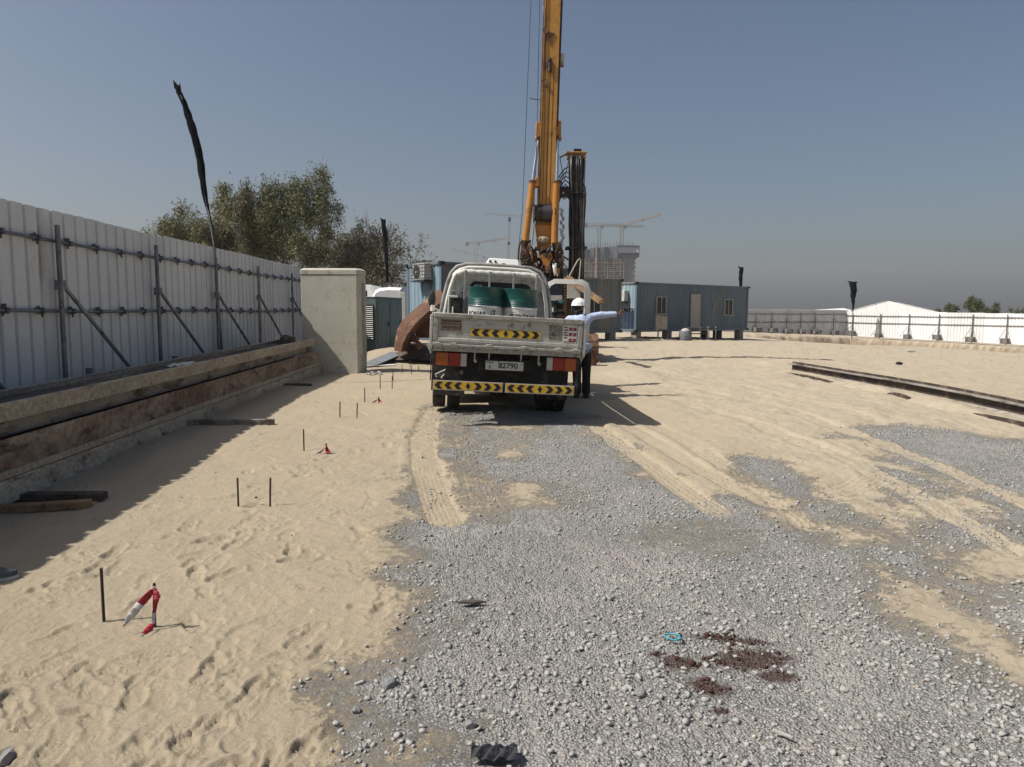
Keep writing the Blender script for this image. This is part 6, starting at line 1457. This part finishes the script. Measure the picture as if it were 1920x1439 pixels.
# ---------------------------------------------------------------- trees
def tree(name, x, y, H, W, leafm, label, group, seed, nleaf, droop=.5, leaf=.088, dens=1.0, bare=.0, trunks=1, lean=0.0, zlo=.25, depth=6):
    r = random.Random(seed); rn = np.random.default_rng(seed); g0 = gz(x, y) if abs(x) < 200 else 0
    root = empty(name, (x, y, g0), label, 'tree', group)
    segs = []; tips = []
    def grow(p, d, L, rad, lv):
        n = 4 if lv < 2 else 3; q = p; dd = d.copy(); rr = rad
        for i in range(n):
            dd = (dd + Vector((r.gauss(0, .16), r.gauss(0, .16), r.gauss(0, .10) + (.05 if lv < 2 else -.04 * droop * lv)))).normalized()
            q2 = q + dd * (L / n); r2 = rr * .86; segs.append((q, q2, rr, r2, lv)); q = q2; rr = r2
            if lv >= depth - 3: tips.append((q.copy(), dd.copy(), lv))
        if lv >= depth - 1: return
        k = r.choice((2, 3, 3)) if lv > 0 else r.choice((3, 4))
        for j in range(k):
            ax = dd.orthogonal().normalized(); ax.rotate(Matrix.Rotation(r.uniform(0, 6.28), 3, dd)) if False else None
            ang = r.uniform(.25, .75) if lv else r.uniform(.35, .8); az = r.uniform(0, 6.28)
            o1_ = dd.orthogonal().normalized(); o2_ = dd.cross(o1_); nd = (dd * math.cos(ang) + (o1_ * math.cos(az) + o2_ * math.sin(az)) * math.sin(ang)).normalized()
            if nd.z < -.2: nd.z *= -.3
            grow(q, nd, L * r.uniform(.66, .86), rr * r.uniform(.62, .8), lv + 1)
    for t in range(trunks):
        a = 6.28 * t / trunks + r.random(); d = Vector((math.cos(a) * (.35 if trunks > 1 else .08) + lean, math.sin(a) * (.3 if trunks > 1 else .05), 1)).normalized()
        grow(Vector((math.cos(a) * .15 * (trunks > 1), math.sin(a) * .15 * (trunks > 1), 0)), d, H * .27, .16 * H / 9 / math.sqrt(trunks), 0)
    # fit to the wanted size
    zs = max(t[0].z for t in tips); xs = np.percentile([abs(t[0].x) for t in tips], 96); kz = (H - .3) / zs; kx = W / 2 / xs
    S = lambda p: Vector((p.x * kx, p.y * kx, p.z * kz))
    mb = MB(); mt = MB()
    for (p, q, ra, rb, lv) in segs:
        (mt if lv == 0 else mb).tube([S(p), S(q)], [max(ra, .014), max(rb, .012)], 6 if lv < 2 else (4 if lv < 4 else 3), cap=False)
    mt.build('trunk', M['bark'], root, smooth=True); mb.build('limbs', M['bark'], root)
    T_ = np.array([list(S(t[0])) for t in tips]); n = int(nleaf)
    # clumps: some tips carry many leaves, some few
    wgt = rn.random(len(T_)) ** 1.6 + .05; wgt *= (T_[:, 2] > H * zlo); wgt /= wgt.sum()
    ci = rn.choice(len(T_), n, p=wgt); C = T_[ci] + rn.normal(0, 1, (n, 3)) * np.array([.16, .16, .15]) * (W / 5) ** .5
    C[:, 2] -= droop * rn.random(n) ** 1.5 * .9 * rn.random(n)
    a = rn.uniform(0, 6.283, n); tl = rn.uniform(-1.2, 1.2, n); L = leaf * rn.uniform(.6, 1.5, n)
    u = np.stack([np.cos(a) * np.cos(tl), np.sin(a) * np.cos(tl), np.sin(tl) - droop * .6], 1); u /= np.linalg.norm(u, axis=1)[:, None]
    v = np.cross(u, rn.normal(0, 1, (n, 3))); v /= np.linalg.norm(v, axis=1)[:, None]
    L = L[:, None]; P = np.stack([C - u * L, C + v * L * .24, C + u * L, C - v * L * .24], 1).reshape(-1, 3)
    me = bpy.data.meshes.new('crown'); me.vertices.add(4 * n); me.vertices.foreach_set('co', P.astype(np.float32).ravel()); me.loops.add(4 * n); me.loops.foreach_set('vertex_index', np.arange(4 * n, dtype=np.int32))
    me.polygons.add(n); me.polygons.foreach_set('loop_start', (np.arange(n) * 4).astype(np.int32))
    try: me.polygons.foreach_set('loop_total', np.full(n, 4, np.int32))
    except Exception: pass
    me.update(calc_edges=True); me.materials.append(leafm); o = bpy.data.objects.new('crown', me); col.objects.link(o); o.parent = root
    return root
def tx(px, Y): return AT(px, 585, Y).x
gT = 'trees behind the left hoarding'
tree('broad_tree', tx(365, 43), 43, 8.1, 6.2, M['leaf_olive'], 'leftmost olive-green tree rising behind the tall bent flag pole', gT, 3, 33000, droop=.9, trunks=3)
tree('broad_tree', tx(462, 41), 41, 9.0, 5.6, M['leaf_olive'], 'olive tree between the flag pole and the tallest tree', gT, 5, 33000, droop=.9, trunks=2)
tree('broad_tree', tx(575, 42), 42, 10.2, 7.0, M['leaf_green'], 'tallest tree, its bare upper limbs showing, behind the concrete block', gT, 9, 36000, droop=.9, trunks=2)
tree('broad_tree', tx(520, 46), 46, 8.0, 8.0, M['leaf_green'], 'low bushy tree filling in below the tallest tree', gT, 12, 29000, droop=.6, trunks=4, zlo=.1)
tree('broad_tree', tx(640, 48), 48, 7.0, 5.5, M['leaf_green'], 'low green tree right behind the concrete block', gT, 14, 18000, droop=.6, trunks=3, zlo=.1)
tree('sparse_tree', tx(730, 44), 44, 7.5, 6.0, M['leaf_dry'], 'sparse grey-brown tree with bare branches left of the pale blue container', gT, 21, 13000, droop=.6, trunks=4, zlo=.2)
tree('broad_tree', tx(410, 52), 52, 7.8, 8.5, M['leaf_olive'], 'low tree in the gap behind the two left trees', gT, 31, 26000, droop=.5, trunks=4, zlo=.08)
gF = 'trees beyond the far hoarding'
tree('far_tree', tx(1778, 120), 120, 5.0, 4.0, M['leaf_far'], 'smaller far tree beyond the bright hoarding, right of the tent', gF, 41, 5000, leaf=.2, depth=5)
tree('far_tree', tx(1832, 120), 120, 6.3, 6.4, M['leaf_far'], 'larger far tree beyond the bright hoarding', gF, 42, 8000, leaf=.2, depth=5, trunks=2)
for i, (px, w_, h_, lab) in enumerate(((1742, 4, 2.6, 'low dark bush just right of the tent roof'), (1758, 3, 2.8, 'low bush at the foot of the smaller far tree'), (1882, 7, 2.6, 'low dark tree line bush near the right edge'), (1925, 6, 4.4, 'far tree at the right edge'))):
    tree('far_tree', tx(px, 130), 130, h_, w_, M['leaf_far'], lab, gF, 50 + i, 2200, leaf=.22, depth=4, trunks=3, zlo=.1)

# ---------------------------------------------------------------- white tents beyond the fence
Yt = 96; ap = AT(1667, 563, Yt); e0 = AT(1605, 585, Yt); e1 = AT(1736, 586, Yt)
root = empty('marquee_tent', (ap.x, Yt, -1.2), 'large white marquee with a peaked gable above the far hoarding', 'tent'); o_ = Vector(root.location)
mb = MB(); h1 = e0.z + .1; P = lambda v: Vector(v) - o_
for a, b in (((e0.x, h1), (ap.x, ap.z)), ((ap.x, ap.z), (e1.x, h1))):
    rows = []
    for k in range(7): rows.append([P((a[0] + (b[0] - a[0]) * k / 6, yy, a[1] + (b[1] - a[1]) * k / 6 - .05 * math.sin(math.pi * k / 6) - .03 * abs(math.sin(yy)))) for yy in np.linspace(Yt, Yt + 22, 12)])
    rows = [[q + Vector((.53 * q.y, -.6 * q.x, 0)) for q in r] for r in rows]; mb.grid(rows)
mb.build('roof', M['pvc'], root, smooth=True)
mb = MB(); n = 9
for k in range(n):
    xa = e0.x + (e1.x - e0.x) * k / n; xb = e0.x + (e1.x - e0.x) * (k + 1) / n
    zf = lambda x: h1 + (ap.z - h1) * (1 - abs(x - ap.x) / ((e1.x - ap.x) if x > ap.x else (ap.x - e0.x)))
    mb.add([P((xa, Yt + .05, -1.2)), P((xb, Yt + .05 + .03, -1.2)), P((xb, Yt + .08, zf(xb) - .04)), P((xa, Yt + .05, zf(xa) - .04))], [(0, 1, 2, 3)])
mb.v = [(x, y - .6 * x, z) for x, y, z in mb.v]; mb.build('gable_wall', M['pvc'], root)
mb = MB(); a = AT(1537, 585, 104); b = AT(1612, 577, 104); rows = []
for k in range(9): rows.append([(a.x + (b.x - a.x) * k / 8, 104, -1), (a.x + (b.x - a.x) * k / 8, 104, a.z), (a.x + (b.x - a.x) * k / 8, 109, AT(1540, 582 - k * .55, 104).z), (a.x + (b.x - a.x) * k / 8, 114, a.z - .2)])
mb.grid(rows); thing1(mb, 'storage_tent', M['pvc'], 'long low white tent roof left of the peaked marquee', 'tent', smooth=False)

# ---------------------------------------------------------------- building under construction and tower cranes
YB = 520; k_ = YB / 1340
def X_(px, Y=YB): return AT(px, 585, Y).x
def Z_(py, Y=YB, px=1140): return AT(px, py, Y).z
root = empty('concrete_tower', (X_(1145), YB, 0), 'unfinished concrete building with scaffold bays and dark screens on top', 'building under construction'); o_ = Vector(root.location)
def B(mb, px0, px1, py0, py1, y0, y1, mi=0): mb.b2((X_(px0) - o_.x, y0, max(Z_(py1), 0)), (X_(px1) - o_.x, y1, Z_(py0)), mi)
mb = MB(); B(mb, 1166, 1188, 482, 700, 0, 14); mb.build('core_wall', M['bcon'], root)
for i in range(9):
    mb = MB(); B(mb, 1080, 1170, 484 + i * 8, 485.6 + i * 8, -1, 18); B(mb, 1186, 1191, 484 + i * 8, 486 + i * 8, 0, 12); mb.build('floor_slab', M['bpale'] if i % 2 else M['bcon'], root)
mb = MB()
for px in range(1082, 1170, 11): B(mb, px, px + 1.6, 484, 640, 0, 2)
mb.build('columns', M['bpale'], root)
mb = MB(); B(mb, 1080, 1167, 486, 640, 8, 16); mb.build('inner_walls', M['bcon'], root)
mb = MB()
for px in range(1083, 1168, 6):
    for q in range(5):
        if (px * 7 + q * 3) % 5 < 4: B(mb, px, px + .8, 485 + q * 8, 493 + q * 8, -1.6, -1.2)
for q in range(12): B(mb, 1084, 1166, 486 + q * 4, 486.7 + q * 4, -1.6, -1.3)
mb.build('scaffold', M['bpale'], root)
for i, (p0, p1, y0_) in enumerate(((1080, 1092, 470), (1093, 1102, 468), (1103, 1112, 466), (1113, 1121, 465), (1122, 1130, 464), (1131, 1138, 464), (1139, 1155, 463))):
    mb = MB(); B(mb, p0, p1, y0_, 484, -1.5 - (i % 2), 15); mb.build('safety_screen', M['bdark'] if i % 2 else M['bpanel'], root)
mb = MB(); B(mb, 1155, 1195.5, 461, 482, -2, 16); mb.build('safety_screen', M['bdark'], root)
mb = MB(); B(mb, 1156, 1194, 464.5, 475, -2.3, -2.05); mb.build('screen_panels', M['bpanel'], root)
mb = MB(); B(mb, 1190, 1194, 469, 474, -2.7, -2.4); mb.build('screen_opening', M['ac'], root)
mb = MB()
for i in range(26): px = 1082 + i * 4.2; B(mb, px, px + .7, 457 - (i * 7 % 5), 466, 0, .4)
mb.build('starter_bars', M['bdark'], root)
mb = MB(); B(mb, 1114, 1117, 460, 640, -3, -1.8); mb.build('hoist_mast', M['crane_red'], root)

def crane(px, Y, py_top, jib, cj, mt, label, w_=1.9, jh=1.7, cab=True, apex=0):
    # jib / counter jib: image points (px, py, dy) of the tips
    bx = X_(px, Y); zt = AT(px, py_top, Y).z; root = empty('tower_crane', (bx, Y, 0), label, 'crane', 'tower cranes on the skyline'); O = Vector((bx, Y, 0)); h = w_ / 2; c = .17
    def lattice(mb, a, b, hw, n, tri=False):
        a = Vector(a); b = Vector(b); d = (b - a).normalized(); s = d.cross(Vector((0, 0, 1)));
        if s.length < .1: s = Vector((1, 0, 0))
        s.normalize(); u = s.cross(d); C = [s * hw + u * hw, s * hw - u * hw, -s * hw - u * hw, -s * hw + u * hw]
        if tri: C = [s * hw - u * hw, -s * hw - u * hw, u * hw]
        for q in C: mb.bar(a + q, b + q, c, c)
        for i in range(n):
            p = a.lerp(b, i / n); p2 = a.lerp(b, (i + 1) / n)
            for j in range(len(C)): 
                q, q2 = C[j], C[(j + 1) % len(C)]; mb.bar(p + (q if i % 2 else q2), p2 + (q2 if i % 2 else q), c * .6, c * .6)
                mb.bar(p + q, p + q2, c * .5, c * .5)
    mb = MB(); lattice(mb, (0, 0, 0), (0, 0, zt), h, int(zt / 2.6)); mb.build('mast', mt, root)
    jt = AT(jib[0], jib[1], Y + jib[2]) - O; mb = MB(); lattice(mb, (0, 0, zt + jh * .5), jt, jh * .42, max(6, int(jt.length / 4)), True); mb.build('jib', mt, root)
    if cj:
        ct = AT(cj[0], cj[1], Y + cj[2]) - O; mb = MB(); lattice(mb, (0, 0, zt + jh * .4), ct, jh * .3, 5); mb.build('counter_jib', mt, root)
        mb = MB(); mb.box(ct - Vector((0, 0, 1.0)), (2.6, 2.2, 2.8)); mb.build('counterweight', M['bcon'], root)
    if cab: mb = MB(); mb.box((w_ * .9, -w_ * .4, zt - .6), (1.7, 1.8, 2.2)); mb.build('crane_cab', M['crane_grey'], root)
    if apex: mb = MB(); lattice(mb, (0, 0, zt), (0, 0, zt + apex), .5, 3); mb.bar((0, 0, zt + apex), jt * .6 + Vector((0, 0, (zt + jh) * .4)), .12, .12); mb.build('apex', mt, root)
    mb = MB(); q = jt * .55 + Vector((0, 0, (zt + jh * .5) * .45)); mb.box(q - Vector((0, 0, 1)), (2, 1.5, .9)); mb.build('trolley', M['crane_grey'], root)
    return root
crane(1163, 540, 425, (1240, 401, -30), (1098, 420, 10), M['crane'], 'ochre tower crane on the building, its jib rising right with a white tip', w_=2.4, jh=2.2)
crane(1121, 560, 425, (1208, 425, 60), (1086, 427, -15), M['crane'], 'ochre tower crane left on the building with a level jib', w_=2.4)
crane(893, 640, 457, (950, 447, 60), (876, 456, -25), M['crane_red'], 'reddish tower crane left of the rig with counterweight at its left', w_=3.0)
crane(905, 760, 482, (846, 468, 30), (917, 485, -20), M['crane_grey'], 'grey tower crane low over the cab roof with a jib sloping to the left', w_=2.2)
crane(990, 700, 408, (908, 401, 30), (1003, 407, 0), M['crane_grey'], 'distant grey crane whose level jib sticks out left of the rig mast', w_=2.2, cab=False)
# near vertical lattice boom
root = empty('lattice_boom_crane', (X_(950, 420), 420, 0), 'thin grey lattice boom standing almost upright left of the rig', 'crane'); O = Vector(root.location)
mb = MB(); a = Vector((0, 0, 2)); b = AT(955.5, 412, 420) - O
for sx in (-.55, .55):
    for sy in (-.5, .5): mb.bar(a + Vector((sx, sy, 0)), b + Vector((sx * .8, sy, 0)), .20, .20)
for i in range(30):
    p = a.lerp(b, i / 30); q = a.lerp(b, (i + 1) / 30); s = 1 if i % 2 else -1; mb.bar(p + Vector((-.55 * s, -.5, 0)), q + Vector((.55 * s, -.5, 0)), .14, .14)
mb.build('boom', M['crane_grey'], root)
mb = MB(); mb.b2((-2, -2.5, 0), (2, 3.5, 3)); mb.build('crane_base', M['crane_grey'], root); mb = MB(); q = b; mb.box(q, (1.5, 1.5, 2.4)); q = a.lerp(b, .74); mb.box(q, (1.5, 1.3, 1.6)); mb.build('boom_head', M['bdark'], root)
# faint pylon and flats
Yp = 900; root = empty('power_pylon', (X_(1546, Yp), Yp, 0), 'faint power pylon on the horizon left of the marquee', 'pylon')
mb = MB(); H_ = AT(1546, 557, Yp).z
for sx in (-1, 1):
    for sy in (-1, 1): mb.bar((sx * 3.2, sy * 3.2, 0), (sx * .6, sy * .6, H_), .35, .35)
for z, w_ in ((.62, 7.5), (.78, 9.0), (.93, 6.5)): mb.bar((-w_, 0, H_ * z), (w_, 0, H_ * z), .45, .45); mb.bar((-w_, 0, H_ * z), (0, 0, H_ * (z + .06)), .25, .25); mb.bar((w_, 0, H_ * z), (0, 0, H_ * (z + .06)), .25, .25)
for i in range(5): mb.bar((-3.2 + i * .5, -3, H_ * i / 6), (3.2 - i * .55, -3, H_ * (i + 1) / 6), .25, .25); mb.bar((3.2 - i * .5, -3, H_ * i / 6), (-3.2 + i * .55, -3, H_ * (i + 1) / 6), .25, .25)
mb.build('pylon_frame', M['crane_grey'], root)
Yh = 300; root = empty('apartment_building', (X_(668, Yh), Yh, 0), 'pale apartment block showing faintly between the tallest and the sparse tree', 'building')
hh = AT(668, 438, Yh).z; ww = (X_(700, Yh) - X_(634, Yh)) / 2
mb = MB(); mb.b2((-ww, 0, 0), (ww, 14, hh)); mb.b2((-ww * .3, 2, hh), (ww * .3, 8, hh + 2.5)); mb.build('wall', M['bcon'], root)
for fl in range(9):
    mb = MB(); z = 3 + fl * 3.3
    if z > hh - 2: break
    for i in range(6): x = -ww + 1.2 + i * (2 * ww - 2.4) / 5.3; mb.b2((x, -.06, z), (x + 1.3, .03, z + 1.5))
    mb.build('window_row', M['glass'], root)
    mb = MB(); mb.b2((-ww + .4, -1.1, z - .5), (ww - .4, -.02, z - .3)); mb.build('balcony', M['bcon'], root)
# ---------------------------------------------------------------- haze
hb = MB(); hb.b2((-2950, -62, -8), (2950, 1600, 100))
hz = bpy.data.materials.new('haze'); hz.use_nodes = True; t = hz.node_tree
for n in list(t.nodes):
    if n.type != 'OUTPUT_MATERIAL': t.nodes.remove(n)
pv = t.nodes.new('ShaderNodeVolumePrincipled'); pv.inputs['Color'].default_value = (.86, .88, .92, 1); pv.inputs['Density'].default_value = .00038; pv.inputs['Anisotropy'].default_value = .3
t.links.new(pv.outputs[0], t.nodes['Material Output'].inputs['Volume'])
haze = hb.build('haze', hz); haze['kind'] = 'stuff'; haze['label'] = 'thin pale dust haze hanging over the whole site'; haze['category'] = 'haze'
